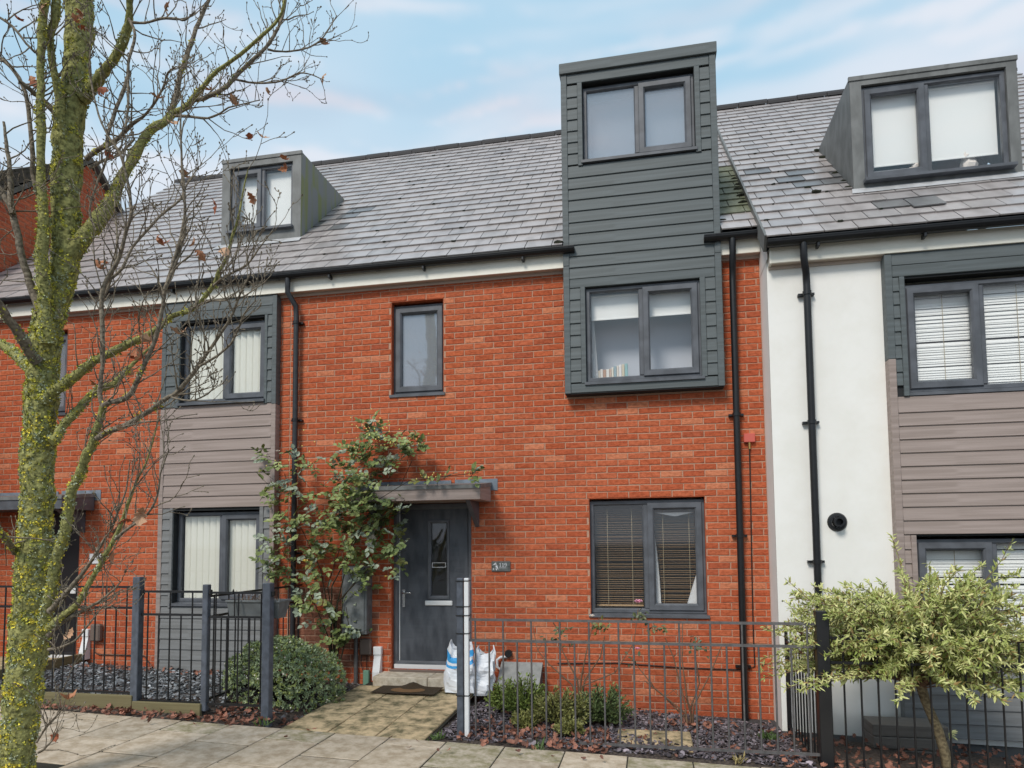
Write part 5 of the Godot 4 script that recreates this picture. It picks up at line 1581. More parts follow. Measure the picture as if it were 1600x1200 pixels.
func climbing_rose():
	var t := thing("climbing_rose", "climbing rose with small yellow buds spreading over the wall left of the door", "rose", Vector3(0.45, 0.3, 0.15))
	var st := S()
	var base := Vector3(0.46, 0.28, 0.18)
	for ends in [[[0.42, 1.0, 0.15], [0.3, 1.7, 0.2], [0.0, 2.3, 0.22], [-0.2, 2.9, 0.2]], [[0.5, 0.9, 0.2], [0.42, 1.5, 0.25], [0.65, 2.1, 0.3], [0.85, 2.8, 0.25], [0.98, 3.5, 0.15]], [[0.55, 0.8, 0.18], [0.62, 1.35, 0.25], [0.95, 1.75, 0.32], [1.2, 2.3, 0.35], [1.5, 3.0, 0.25]], [[0.4, 0.9, 0.2], [0.15, 1.5, 0.25], [-0.15, 1.9, 0.28], [-0.35, 2.2, 0.25]], [[0.6, 0.7, 0.2], [0.7, 1.0, 0.25], [0.68, 1.25, 0.28]], [[0.5, 1.2, 0.2], [0.8, 2.0, 0.4], [1.2, 2.5, 0.62], [1.6, 2.72, 0.64], [2.0, 2.76, 0.62], [2.4, 2.8, 0.55]], [[0.55, 1.3, 0.25], [1.0, 1.7, 0.4], [1.35, 1.95, 0.45], [1.5, 2.02, 0.5]], [[0.5, 1.5, 0.3], [1.0, 2.2, 0.55], [1.35, 2.35, 0.66], [1.58, 2.5, 0.7]]]:
		var p := [base + rdir() * 0.03]
		var r := [0.016]
		for e in ends:
			p.append(Vector3(e[0], e[1], e[2]))
			r.append(maxf(0.004, 0.014 - 0.0025 * p.size()))
		tube(st, p, r, 6)
	part(t, "stems", st.commit(), M.stem)
	var blobs := [[0.83, 2.71, 0.45, 0.63, 360], [1.16, 3.16, 0.41, 0.25, 130], [0.99, 3.39, 0.10, 0.20, 34], [1.48, 3.15, 0.16, 0.17, 34], [-0.02, 2.89, 0.36, 0.32, 120], [-0.14, 2.48, 0.32, 0.29, 100], [-0.2, 2.02, 0.24, 0.32, 80], [0.50, 2.17, 0.43, 0.39, 200], [0.08, 1.78, 0.36, 0.28, 120], [1.06, 1.78, 0.34, 0.26, 120], [0.38, 1.31, 0.30, 0.23, 80], [0.66, 0.99, 0.21, 0.18, 46], [1.17, 2.23, 0.24, 0.32, 100], [1.42, 2.00, 0.11, 0.11, 14], [1.51, 2.44, 0.16, 0.12, 16], [0.51, 0.82, 0.17, 0.11, 24], [-0.45, 3.11, 0.16, 0.07, 14], [1.88, 2.74, 0.20, 0.05, 12], [2.29, 2.77, 0.15, 0.05, 10], [0.83, 1.51, 0.15, 0.12, 12], [-0.37, 1.66, 0.17, 0.21, 34]]
	var lf := S()
	var sprays := S()
	blobs.append([1.02, 2.62, 0.22, 0.3, 150])
	for b in blobs:
		var n: int = int(b[4] * (0.36 if b[0] > 0.3 else 0.26)) + 2
		for i in n:
			# a spray of five leaflets on a short stalk
			var a := rng.randf() * TAU
			var rr := sqrt(rng.randf())
			var x: float = b[0] + cos(a) * rr * b[2]
			var y: float = b[1] + sin(a) * rr * b[3]
			var z := 0.1 + rng.randf() * (0.42 if b[4] > 60 else 0.25)
			if b[1] > 2.7 and x > 1.25 and b[4] < 20: z = 0.62
			if b[0] > 1.3 and b[1] < 2.5: z = rng.randf_range(0.4, 0.62)
			if b[4] == 150: z = rng.randf_range(0.5, 0.78)
			var c := Vector3(x, y, z)
			var d := (Vector3(rng.randfn() * 0.8, rng.randfn() * 0.5 + 0.1, rng.randf() * 0.9)).normalized()
			var l := rng.randf_range(0.09, 0.14)
			tube(sprays, [c - d * l * 0.6, c + d * l], [0.0025, 0.0015], 4, false)
			var face := Vector3(rng.randfn() * 0.45, 1.0, 0.75 + rng.randfn() * 0.35).normalized()
			var tone := rng.randf()
			var col := Color(0.13, 0.175, 0.05).lerp(Color(0.29, 0.34, 0.12), tone * tone)
			if rng.randf() < 0.1: col = Color(0.19, 0.19, 0.05)
			if rng.randf() < 0.2: col = Color(0.28, 0.33, 0.24)
			for k in 5:
				var o: float = [1.0, 0.62, 0.62, 0.22, 0.22][k] * l
				var side := d.cross(face).normalized()
				var dd: Vector3 = (d + side * [0.0, 1.1, -1.1, 1.2, -1.2][k] + rdir() * 0.25).normalized()
				var v := rng.randf_range(0.8, 1.2)
				lf.set_color(Color(col.r * v, col.g * v, col.b * v))
				leaf(lf, c + d * o, dd, (face + rdir() * 0.25).normalized(), rng.randf_range(0.052, 0.08), rng.randf_range(0.04, 0.06), 0.16)
	part(t, "foliage", lf.commit(), M.leaf)
	part(t, "leaf_stalks", sprays.commit(), M.stem)
	for q in [[-0.3, 3.18, 0.2, 0.032, "petal_white"], [0.25, 1.8, 0.5, 0.04, "petal_yellow"], [0.3, 2.12, 0.45, 0.02, "petal_yellow"], [1.25, 1.62, 0.45, 0.022, "petal_yellow"], [1.05, 1.9, 0.5, 0.018, "petal_yellow"]]:
		flower(t, Vector3(q[0], q[1], q[2]) - t.position, q[3], M[q[4]])
	var buds := S()
	for i in 120:
		var b: Array = blobs[[0, 1, 1, 1, 2, 3, 4, 17, 18, 1][rng.randi() % 10]]
		var c := Vector3(b[0] + rng.randfn() * b[2] * 0.6, b[1] + absf(rng.randfn()) * b[3] * 0.6, 0.25 + rng.randf() * 0.3 if b[4] > 20 else 0.63)
		lump(buds, c, 0.007, 0.009, 0.007)
	part(t, "buds", buds.commit(), M.petal_yellow)

func ball_shrub():
	var t := thing("ball_shrub", "rounded evergreen shrub with tiny white flower tips beside the path", "shrub", Vector3(0.32, 0.3, 1.1))
	var c := Vector3(0.31, 0.36, 1.08)
	var r := Vector3(0.68, 0.62, 0.6)
	var core := S()
	for i in 90:
		var d := rdir()
		d.y = absf(d.y) * 0.9 + 0.05
		var e := c + Vector3(d.x * r.x, d.y * r.y, d.z * r.z) * 0.88
		tube(core, [Vector3(c.x + d.x * 0.08, 0.28, c.z + d.z * 0.08), (c + e) * 0.5, e], [0.008, 0.006, 0.003], 4, false)
	part(t, "stems", core.commit(), M.stem)
	var lf := S()
	var tips := S()
	for i in 3400:
		var d := rdir()
		if d.y < -0.35: d.y = -d.y
		var bump := 1.0 + 0.07 * sin(d.x * 7.0 + 1.0) * cos(d.z * 6.0) + 0.05 * sin(d.y * 11.0 + d.x * 5.0)
		var depth := 1.0 - 0.32 * rng.randf() * rng.randf()
		var at := c + Vector3(d.x * r.x, d.y * r.y, d.z * r.z) * bump * depth
		if at.y < soil_y(at.x, at.z) + 0.02: continue
		var col := Color(0.15, 0.21, 0.1).lerp(Color(0.4, 0.47, 0.28), rng.randf())
		if rng.randf() < 0.3: col = Color(0.33, 0.39, 0.13)
		# a rosette of narrow leaves round a shoot tip
		for k in 6:
			var dd := (d * 0.55 + rdir() * 0.85 + Vector3(0, 0.25, 0)).normalized()
			var v := rng.randf_range(0.75, 1.25)
			lf.set_color(Color(col.r * v, col.g * v, col.b * v))
			leaf(lf, at, dd, (d + rdir() * 0.4).normalized(), rng.randf_range(0.028, 0.046), 0.012, 0.2)
		if rng.randf() < 0.045 and depth > 0.95:
			lump(tips, at + d * 0.02, 0.009, 0.008, 0.009)
	part(t, "foliage", lf.commit(), M.leaf)
	part(t, "flower_tips", tips.commit(), M.petal_white)

func low_shrubs():
	var spots := [[2.78, 0.28, 0.98, 0.19, 0.27, "small bright green evergreen clump beside the white bag"], [3.0, 0.27, 1.1, 0.24, 0.36, "tallest bright green evergreen clump in front of the grey gas box"], [3.38, 0.24, 1.25, 0.29, 0.3, "spreading yellow-green evergreen clump in the middle of the slate bed"], [3.78, 0.2, 1.05, 0.28, 0.36, "dark green evergreen clump nearest the thin rose bush"], [3.1, 0.25, 1.5, 0.14, 0.13, "low straggling green plant close to the railing"], [3.52, 0.24, 1.62, 0.12, 0.12, "small greyish plant behind the railing bars"]]
	for s in spots:
		var t := thing("evergreen_clump", s[5], "shrub", Vector3(s[0], s[1], s[2]), "low shrubs in the slate bed")
		var lf := S()
		var st := S()
		for i in int(52 * s[3] / 0.15):
			var d := rdir()
			d.y = absf(d.y) + 0.35
			d = d.normalized()
			var tip := Vector3(s[0], s[1], s[2]) + Vector3(d.x * s[3] * 1.2, d.y * s[4] * rng.randf_range(0.7, 1.2), d.z * s[3] * 1.1)
			var a := Vector3(s[0] + d.x * 0.05, s[1], s[2] + d.z * 0.05)
			tube(st, [a, (a + tip) * 0.5 + Vector3(0, 0.02, 0), tip], [0.005, 0.004, 0.002], 4, false)
			for k in 26:
				var f := 0.25 + 0.75 * k / 26.0
				var p := a.lerp(tip, f)
				var v := rng.randf_range(0.65, 1.3)
				var col := Color(0.2, 0.26, 0.06) if s[0] < 3.3 else Color(0.14, 0.19, 0.07)
				if s[2] > 1.2: col = Color(0.25, 0.25, 0.08)
				lf.set_color(Color(col.r * v, col.g * v, col.b * v))
				leaf(lf, p + rdir() * 0.016, (d + rdir() * 0.9).normalized(), rdir(), rng.randf_range(0.028, 0.05), 0.017, 0.2)
		part(t, "stems", st.commit(), M.stem)
		part(t, "foliage", lf.commit(), M.leaf)

func rose_bush(label: String, base: Vector3, stems: Array, flowers: Array, leaves: Array):
	var t := thing("rose_bush", label, "rose", base, "thin roses in the slate bed")
	var st := S()
	for s in stems:
		var p := [base + Vector3(rng.randfn() * 0.03, 0, rng.randfn() * 0.03)]
		var r := [0.012]
		for q in s:
			p.append(Vector3(q[0], q[1], base.z + rng.randfn() * 0.05))
			r.append(maxf(0.005, 0.014 - 0.0025 * p.size()))
		tube(st, p, r, 6)
		# thorns and side shoots
		for i in range(1, p.size() - 1):
			var q: Vector3 = p[i]
			tube(st, [q, q + Vector3(rng.randfn() * 0.08, rng.randf_range(0.05, 0.14), rng.randfn() * 0.06)], [0.004, 0.002], 4, false)
	part(t, "stems", st.commit(), M.rose_stem)
	var lf := S()
	for l in leaves:
		var c := Vector3(l[0], l[1], base.z)
		for i in l[2]:
			var at := c + Vector3(rng.randfn() * 0.05, rng.randfn() * 0.03, rng.randfn() * 0.05)
			var col := Color(0.07, 0.095, 0.05).lerp(Color(0.22, 0.21, 0.06), rng.randf() * l[3])
			lf.set_color(col)
			leaf(lf, at, (rdir() + Vector3(0, -0.3, 0)).normalized(), (Vector3(0, 1, 0.6) + rdir() * 0.5).normalized(), rng.randf_range(0.04, 0.065), 0.034, 0.2)
	part(t, "leaves", lf.commit(), M.leaf)
	for f in flowers:
		flower(t, Vector3(f[0], f[1], base.z) - t.position, f[2], f[3])

func roses():
	rose_bush("thin rose bush with pale pink bloom in front of the ground-floor window", Vector3(3.52, 0.22, 0.7), [[[3.5, 0.55], [3.35, 0.85], [3.3, 1.05], [3.25, 1.15]], [[3.55, 0.6], [3.62, 0.9], [3.68, 1.17]], [[3.56, 0.5], [3.9, 0.65], [4.1, 0.95], [4.15, 1.3]], [[3.45, 0.5], [3.2, 0.72], [3.08, 0.85], [3.02, 1.1]], [[3.58, 0.55], [3.75, 0.8], [3.8, 1.02]]], [[3.66, 1.21, 0.034, M.petal_white], [4.15, 1.36, 0.05, M.petal_pink], [4.13, 0.88, 0.03, M.petal_pink]], [[3.75, 1.12, 34, 1.0], [3.36, 1.05, 14, 0.4], [3.25, 0.95, 12, 0.2], [4.17, 1.22, 28, 0.3], [4.1, 0.8, 7, 0.1], [3.44, 0.9, 5, 0.1]])
	rose_bush("leafless branching rose bush beside the downpipe", Vector3(4.64, 0.07, 0.7), [[[4.6, 0.35], [4.5, 0.8], [4.42, 1.0]], [[4.62, 0.4], [4.58, 0.8], [4.6, 1.15]], [[4.68, 0.35], [4.85, 0.65], [4.98, 0.95]], [[4.6, 0.25], [4.3, 0.5], [4.1, 0.75]], [[4.66, 0.3], [4.75, 0.55], [4.72, 0.78]], [[4.6, 0.2], [4.4, 0.4], [4.2, 0.55]]], [], [[4.36, 1.1, 22, 0.8], [4.72, 0.95, 14, 0.1], [4.78, 0.88, 6, 0.0]])

func willow():
	var t := thing("willow_standard", "variegated dwarf willow with cream and green leaves on a single bare stem", "willow", Vector3(6.6, 0.12, 1.78))
	var head := Vector3(6.47, 0.8, 1.68)
	var st := S()
	tube(st, [Vector3(6.62, 0.0, 1.8), Vector3(6.6, 0.25, 1.78), Vector3(6.56, 0.45, 1.75), Vector3(6.5, 0.65, 1.7), head, head + Vector3(-0.02, 0.08, 0)], [0.046, 0.042, 0.038, 0.036, 0.042, 0.03], 10, true, 0.06)
	part(t, "trunk", st.commit(), M.willow_bark)
	var br := S()
	var lf := S()
	for i in 480:
		var a := rng.randf() * TAU
		var out := Vector3(cos(a), 0, sin(a) * 0.72)
		var rise := rng.randf_range(-0.1, 1.0)
		var reach := rng.randf_range(0.5, 1.12) * (1.0 - 0.25 * rise)
		if out.x < 0.0:
			reach *= 1.12
			rise *= 0.85
		var p0 := head + rdir() * 0.04
		var p1 := head + out * reach * 0.45 + Vector3(0, 0.12 + rise * 0.62, 0)
		var p2 := head + out * reach * 0.8 + Vector3(0, 0.14 + rise * 0.76, 0)
		var p3 := head + out * reach * 1.05 + Vector3(0, 0.04 + rise * rng.randf_range(0.55, 0.98), 0)
		if i % 23 == 0: p3 += Vector3(-0.05, 0.3, 0)
		var pts := []
		var rad := []
		for k in 7:
			var f := k / 6.0
			pts.append(p0.bezier_interpolate(p1, p2, p3, f) + rdir() * 0.01)
			rad.append(lerpf(0.006, 0.0018, f))
		tube(br, pts, rad, 4, false)
		var pale := rng.randf()
		for k in 84:
			var f := rng.randf_range(0.24, 1.02)
			var at := p0.bezier_interpolate(p1, p2, p3, f)
			var along := (p3 - p1).normalized()
			var d := (along * 0.6 + rdir() * 0.85).normalized()
			var col := Color(0.27, 0.33, 0.07).lerp(Color(0.88, 0.83, 0.42), rng.randf() * (0.35 + 0.65 * pale))
			if rng.randf() < 0.07: col = Color(0.3, 0.2, 0.07)
			lf.set_color(col)
			leaf(lf, at, d, (Vector3(0, 1, 0.5) + rdir() * 0.6).normalized(), rng.randf_range(0.035, 0.07), rng.randf_range(0.011, 0.018), 0.2)
	# one shoot low on the stem
	for k in 7:
		lf.set_color(Color(0.5, 0.52, 0.26))
		leaf(lf, Vector3(6.62, 0.42, 1.8), (Vector3(0.5, -0.2, 0.3) + rdir() * 0.7).normalized(), Vector3(0, 1, 0.5), 0.08, 0.022, 0.2)
	part(t, "branches", br.commit(), M.rose_stem)
	part(t, "foliage", lf.commit(), M.willow)

func weeds():
	for w in [[2.42, 0.27, 2.12, 24, "small green weed at the corner of the path and the post"], [0.75, 0.33, 2.16, 14, "tiny weed at the foot of the blue-grey post"], [3.3, 0.24, 2.18, 20, "pale weed growing through the railing onto the pavement edge"], [5.35, 0.12, 1.1, 50, "green weeds in the slate near the white wall"], [4.95, 0.2, 2.1, 26, "straw-coloured tuft at the pavement edge"], [-1.6, 0.4, 2.15, 20, "small weed among the fallen leaves by the timber edging"]]:
		var t := thing("weed", w[4], "weed", Vector3(w[0], w[1], w[2]), "weeds")
		var st := S()
		for i in w[3]:
			var v := rng.randf_range(0.7, 1.3)
			st.set_color(Color(0.1 * v, 0.16 * v, 0.045 * v) if w[0] < 4.9 or w[0] > 5.0 else Color(0.3 * v, 0.24 * v, 0.1 * v))
			var at := Vector3(w[0] + rng.randfn() * 0.04, w[1], w[2] + rng.randfn() * 0.04)
			leaf(st, at, (Vector3(rng.randfn() * 0.7, 0.9, rng.randfn() * 0.7)).normalized(), rdir(), rng.randf_range(0.05, 0.11), 0.014, 0.2)
		part(t, "leaves", st.commit(), M.leaf)

# ---------------------------------------------------------------- the oak: each line is [kind (0 trunk, 1 limb, 2 twig), x, y, z, radius ...]
const OAK := [
	[0, [-.039, .099, 4.00, .131, -.012, .421, 4.00, .127, .009, .658, 4.00, .132, .018, .917, 4.00, .137, .043, 1.18, 4.00, .137, .058, 1.44, 4.00, .142, .078, 1.71, 4.00, .142, .082, 1.97, 4.00, .138, .080, 2.29, 4.00, .121, .086, 2.51, 4.00, .121, .085, 2.92, 4.00, .127, .091, 3.15, 4.00, .122, .105, 3.33, 4.00, .118, .136, 3.61, 4.00, .123, .202, 3.83, 4.00, .109, .257, 4.06, 4.00, .109, .239, 4.53, 4.00, .115, .233, 4.82, 4.00, .120, .234, 5.06, 4.00, .120, .270, 5.25, 4.00, .116, .294, 5.49, 4.00, .102, .301, 5.73, 4.00, .112, .281, 5.98, 4.00, .117, .262, 6.33, 4.00, .103, .240, 6.78, 4.00, .090]],
	[1, [.226, 3.39, 4.10, .053, .212, 3.70, 4.12, .049, .213, 3.91, 4.15, .049, .224, 4.26, 4.17, .040, .219, 4.62, 4.20, .031, .234, 4.87, 4.22, .031, .256, 5.08, 4.25, .029, .268, 5.29, 4.27, .028, .300, 5.50, 4.30, .031, .338, 5.70, 4.32, .030, .372, 5.99, 4.35, .026]],
	[1, [.252, 4.91, 4.05, .055, .255, 5.05, 4.09, .041, .269, 5.21, 4.13, .032, .257, 5.37, 4.17, .027, .282, 5.52, 4.22, .029, .360, 5.66, 4.26, .031, .404, 5.99, 4.30, .026]],
	[1, [.279, 4.06, 4.00, .077, .400, 4.26, 3.96, .064, .488, 4.41, 3.91, .055, .524, 4.57, 3.87, .047, .588, 4.76, 3.83, .042, .627, 4.92, 3.78, .040, .694, 5.09, 3.74, .038, .766, 5.18, 3.69, .034, .822, 5.27, 3.65, .029]],
	[1, [.768, 5.23, 3.65, .027, .809, 5.36, 3.63, .024, .842, 5.61, 3.61, .022, .882, 5.79, 3.59, .020, .928, 5.99, 3.56, .018, .971, 6.13, 3.54, .017, 1.02, 6.29, 3.52, .015, 1.09, 6.56, 3.50, .010]],
	[1, [.822, 5.27, 3.65, .029, .935, 5.28, 3.67, .024, 1.05, 5.37, 3.69, .020, 1.23, 5.50, 3.71, .017, 1.42, 5.59, 3.72, .015, 1.62, 5.70, 3.74, .013, 1.75, 5.78, 3.76, .012, 1.80, 5.89, 3.78, .011, 1.83, 6.11, 3.80, .008]],
	[1, [.913, 5.30, 3.64, .024, .971, 5.37, 3.62, .022, 1.04, 5.39, 3.60, .020, 1.12, 5.44, 3.57, .019, 1.20, 5.50, 3.55, .019, 1.25, 5.57, 3.53, .018, 1.38, 5.70, 3.51, .016, 1.49, 5.81, 3.49, .015, 1.55, 5.93, 3.47, .014, 1.58, 6.05, 3.44, .013, 1.60, 6.22, 3.42, .012, 1.60, 6.45, 3.40, .010]],
	[2, [1.23, 5.58, 3.50, .011, 1.33, 5.56, 3.47, .009, 1.49, 5.56, 3.43, .008, 1.59, 5.59, 3.40, .007, 1.70, 5.65, 3.37, .007, 1.78, 5.65, 3.33, .005, 1.86, 5.62, 3.30, .004]],
	[2, [1.47, 5.82, 3.45, .010, 1.54, 5.82, 3.41, .008, 1.61, 5.84, 3.37, .008, 1.69, 5.87, 3.33, .008, 1.76, 5.93, 3.28, .007, 1.83, 6.02, 3.24, .006, 1.92, 6.21, 3.20, .004]],
	[2, [.812, 5.25, 3.65, .013, .992, 5.19, 3.69, .011, 1.17, 5.13, 3.73, .009, 1.31, 5.12, 3.78, .008, 1.40, 5.12, 3.82, .007, 1.54, 5.10, 3.86, .005, 1.69, 5.08, 3.90, .004]],
	[1, [.341, 5.23, 4.00, .065, .481, 5.28, 4.04, .046, .603, 5.32, 4.09, .040, .737, 5.39, 4.13, .035, .832, 5.47, 4.17, .035, .901, 5.57, 4.21, .028, .940, 5.65, 4.26, .024, .985, 5.88, 4.30, .017]],
	[1, [.169, 3.02, 4.05, .049, .308, 3.09, 4.08, .040, .435, 3.14, 4.10, .035, .555, 3.19, 4.13, .035, .669, 3.24, 4.16, .030, .810, 3.27, 4.18, .030, .968, 3.32, 4.21, .027, 1.14, 3.36, 4.24, .025, 1.25, 3.40, 4.26, .020, 1.35, 3.45, 4.29, .019, 1.53, 3.48, 4.31, .016, 1.68, 3.61, 4.34, .016, 1.73, 3.67, 4.37, .014, 1.80, 3.75, 4.39, .012, 1.85, 3.85, 4.42, .010, 1.91, 3.95, 4.45, .008, 1.95, 4.09, 4.47, .006, 2.00, 4.21, 4.50, .004]],
	[2, [1.75, 3.55, 4.45, .009, 1.86, 3.59, 4.48, .008, 2.00, 3.63, 4.50, .007, 2.10, 3.71, 4.53, .005, 2.19, 3.79, 4.55, .003]],
	[2, [1.57, 3.44, 4.40, .009, 1.75, 3.45, 4.47, .008, 1.89, 3.42, 4.53, .006, 2.02, 3.44, 4.60, .004]],
	[1, [.234, 2.72, 4.05, .044, .249, 2.78, 4.01, .036, .264, 2.86, 3.98, .034, .337, 2.95, 3.95, .032, .375, 3.04, 3.91, .030, .441, 3.11, 3.88, .030, .529, 3.16, 3.84, .028, .571, 3.24, 3.80, .023, .613, 3.31, 3.77, .016, .672, 3.40, 3.73, .011, .737, 3.48, 3.70, .007]],
	[1, [.240, 1.33, 4.10, .056, .313, 1.52, 4.12, .047, .368, 1.67, 4.14, .043, .428, 1.93, 4.16, .040, .504, 2.13, 4.18, .038, .551, 2.32, 4.20, .036, .643, 2.48, 4.22, .034, .693, 2.56, 4.24, .033, .766, 2.67, 4.26, .031, .823, 2.78, 4.28, .027, .871, 2.89, 4.30, .025]],
	[1, [.871, 2.89, 4.30, .023, .950, 2.91, 4.32, .020, 1.10, 2.93, 4.35, .020, 1.19, 3.03, 4.38, .018, 1.26, 3.13, 4.40, .017, 1.34, 3.27, 4.42, .016, 1.40, 3.40, 4.45, .014, 1.44, 3.55, 4.47, .012, 1.52, 3.71, 4.50, .010, 1.59, 3.91, 4.52, .008, 1.62, 4.09, 4.55, .007, 1.61, 4.35, 4.58, .005, 1.64, 4.49, 4.60, .004]],
	[1, [.866, 2.89, 4.30, .020, .853, 2.98, 4.31, .017, .874, 3.15, 4.32, .016, .882, 3.30, 4.33, .016, .881, 3.44, 4.34, .016, .880, 3.58, 4.35, .016, .927, 3.70, 4.36, .016, 1.02, 3.82, 4.37, .014, 1.08, 4.00, 4.38, .012, 1.11, 4.11, 4.38, .012, 1.08, 4.32, 4.39, .011, 1.03, 4.49, 4.40, .010, .957, 4.60, 4.41, .008, .884, 4.75, 4.42, .007, .832, 4.96, 4.43, .007, .822, 5.09, 4.44, .006, .832, 5.34, 4.45, .005]],
	[1, [.812, 2.69, 4.28, .023, .963, 2.73, 4.32, .020, 1.12, 2.75, 4.37, .020, 1.30, 2.82, 4.41, .018, 1.43, 2.87, 4.45, .016, 1.56, 2.91, 4.49, .014, 1.74, 3.05, 4.54, .013, 1.82, 3.11, 4.58, .011, 1.96, 3.24, 4.62, .009, 2.04, 3.32, 4.66, .008, 2.10, 3.37, 4.71, .007, 2.19, 3.47, 4.75, .005]],
	[2, [1.78, 3.02, 4.60, .009, 1.92, 3.06, 4.64, .008, 2.03, 3.11, 4.68, .007, 2.10, 3.17, 4.72, .006, 2.16, 3.24, 4.76, .005, 2.25, 3.29, 4.80, .003]],
	[2, [1.56, 2.86, 4.55, .007, 1.69, 2.83, 4.56, .006, 1.80, 2.85, 4.58, .005, 1.86, 2.89, 4.59, .004, 1.89, 2.99, 4.60, .003]],
	[2, [.870, 3.57, 4.33, .012, .890, 3.70, 4.30, .010, .910, 3.84, 4.28, .009, .895, 4.03, 4.25, .008, .856, 4.22, 4.23, .006, .814, 4.37, 4.20, .004]],
	[2, [.913, 3.68, 4.35, .011, .992, 3.78, 4.31, .010, 1.04, 3.93, 4.28, .009, 1.14, 4.08, 4.24, .009, 1.20, 4.17, 4.21, .009, 1.29, 4.27, 4.17, .008, 1.32, 4.39, 4.14, .006, 1.37, 4.52, 4.10, .004]],
	[1, [1.46, 3.53, 4.50, .012, 1.50, 3.64, 4.49, .012, 1.54, 3.74, 4.49, .011, 1.57, 3.89, 4.48, .010, 1.56, 4.06, 4.47, .009, 1.54, 4.20, 4.47, .008, 1.52, 4.41, 4.46, .007, 1.51, 4.60, 4.46, .006, 1.51, 4.77, 4.45, .005]],
	[1, [.362, 1.44, 4.15, .034, .514, 1.55, 4.18, .025, .644, 1.63, 4.21, .021, .802, 1.82, 4.25, .018, .902, 1.94, 4.28, .016, .997, 2.05, 4.31, .016, 1.07, 2.15, 4.34, .014, 1.13, 2.24, 4.37, .013, 1.21, 2.38, 4.40, .009, 1.31, 2.49, 4.44, .007, 1.38, 2.62, 4.47, .005, 1.44, 2.76, 4.50, .003]],
	[1, [.372, 1.57, 4.15, .025, .439, 1.62, 4.17, .021, .595, 1.76, 4.19, .017, .710, 1.87, 4.21, .013, .842, 2.03, 4.23, .012, .917, 2.13, 4.24, .011, .969, 2.22, 4.26, .008, 1.04, 2.35, 4.28, .006, 1.08, 2.53, 4.30, .004]],
	[1, [.369, 1.41, 4.15, .021, .454, 1.48, 4.16, .017, .558, 1.54, 4.17, .014, .658, 1.58, 4.18, .012, .808, 1.66, 4.18, .008, .894, 1.72, 4.19, .007, .962, 1.78, 4.20, .004]],
	[1, [1.08, 2.04, 4.40, .012, 1.20, 2.10, 4.44, .010, 1.36, 2.18, 4.48, .008, 1.46, 2.29, 4.52, .007, 1.51, 2.41, 4.56, .005, 1.59, 2.54, 4.60, .004]],
	[1, [.303, 2.29, 4.60, .023, .247, 2.10, 4.42, .022, .096, 2.04, 4.23, .021, -.028, 1.96, 4.05, .027]],
	[1, [.182, 3.73, 4.60, .024, .202, 3.58, 4.47, .029, .177, 3.49, 4.35, .032, .159, 3.38, 4.22, .039, .146, 3.28, 4.10, .049]],
	[1, [-1.11, 3.81, 3.50, .032, -.661, 3.59, 3.67, .040, -.324, 3.43, 3.83, .043, .011, 3.25, 4.00, .050]],
	[1, [-.106, 4.58, 4.30, .018, -.010, 4.42, 4.27, .022, .033, 4.30, 4.23, .026, .057, 4.13, 4.20, .026, .070, 3.99, 4.17, .027, .094, 3.84, 4.13, .031, .153, 3.62, 4.10, .036]],
	[1, [.015, 4.90, 4.30, .009, .029, 4.76, 4.29, .013, .044, 4.59, 4.27, .018, .048, 4.42, 4.26, .022, .063, 4.27, 4.25, .022]],
	[1, [-.270, 5.57, 4.20, .014, -.180, 5.48, 4.18, .015, -.067, 5.37, 4.16, .016, .003, 5.22, 4.14, .016, .015, 5.04, 4.11, .016, .031, 4.79, 4.09, .018, .019, 4.66, 4.07, .018, .053, 4.51, 4.05, .023]],
	[1, [.072, 5.22, 4.25, .013, .098, 5.19, 4.18, .020, .104, 5.18, 4.12, .023, .163, 5.11, 4.05, .028]],
	[2, [.010, 5.60, 4.40, .009, .133, 5.51, 4.37, .010, .205, 5.41, 4.33, .010, .250, 5.36, 4.30, .010]],
	[2, [.303, .713, 4.15, .010, .367, .794, 4.16, .008, .437, .857, 4.18, .008, .506, .916, 4.19, .006, .555, .962, 4.20, .004]],
	[2, [.321, .648, 4.15, .010, .396, .690, 4.17, .008, .459, .750, 4.18, .007, .512, .818, 4.20, .004]],
	[2, [.373, 1.32, 4.15, .013, .459, 1.33, 4.17, .011, .548, 1.36, 4.18, .009, .635, 1.40, 4.20, .007, .744, 1.50, 4.22, .007, .804, 1.56, 4.23, .005, .874, 1.62, 4.25, .003]],
	[2, [.589, 4.17, 4.10, .009, .532, 4.31, 4.10, .008, .578, 4.49, 4.10, .009, .635, 4.61, 4.10, .010, .682, 4.74, 4.10, .007]],
	[2, [.444, 4.73, 4.05, .020, .587, 4.76, 4.09, .018, .754, 4.76, 4.14, .016, .914, 4.83, 4.18, .013, 1.07, 4.87, 4.22, .010, 1.21, 4.98, 4.26, .008, 1.29, 5.05, 4.31, .006, 1.38, 5.05, 4.35, .004]],
	[2, [.444, 4.68, 4.02, .015, .507, 4.77, 3.95, .013, .546, 4.85, 3.87, .012, .613, 5.00, 3.80, .009]],
	[2, [.998, 5.45, 4.30, .010, 1.10, 5.43, 4.30, .009, 1.22, 5.44, 4.30, .009, 1.33, 5.42, 4.30, .009, 1.40, 5.40, 4.30, .007, 1.47, 5.44, 4.30, .005]],
	[2, [.911, 5.19, 4.20, .013, .874, 5.01, 4.23, .013, .851, 4.89, 4.25, .014, .829, 4.72, 4.28, .014, .846, 4.59, 4.30, .014]],
	[2, [.978, 5.48, 4.30, .013, 1.04, 5.35, 4.31, .011, 1.01, 5.19, 4.32, .011, 1.01, 5.07, 4.33, .011, 1.03, 4.87, 4.34, .009, 1.02, 4.69, 4.35, .008]],
]

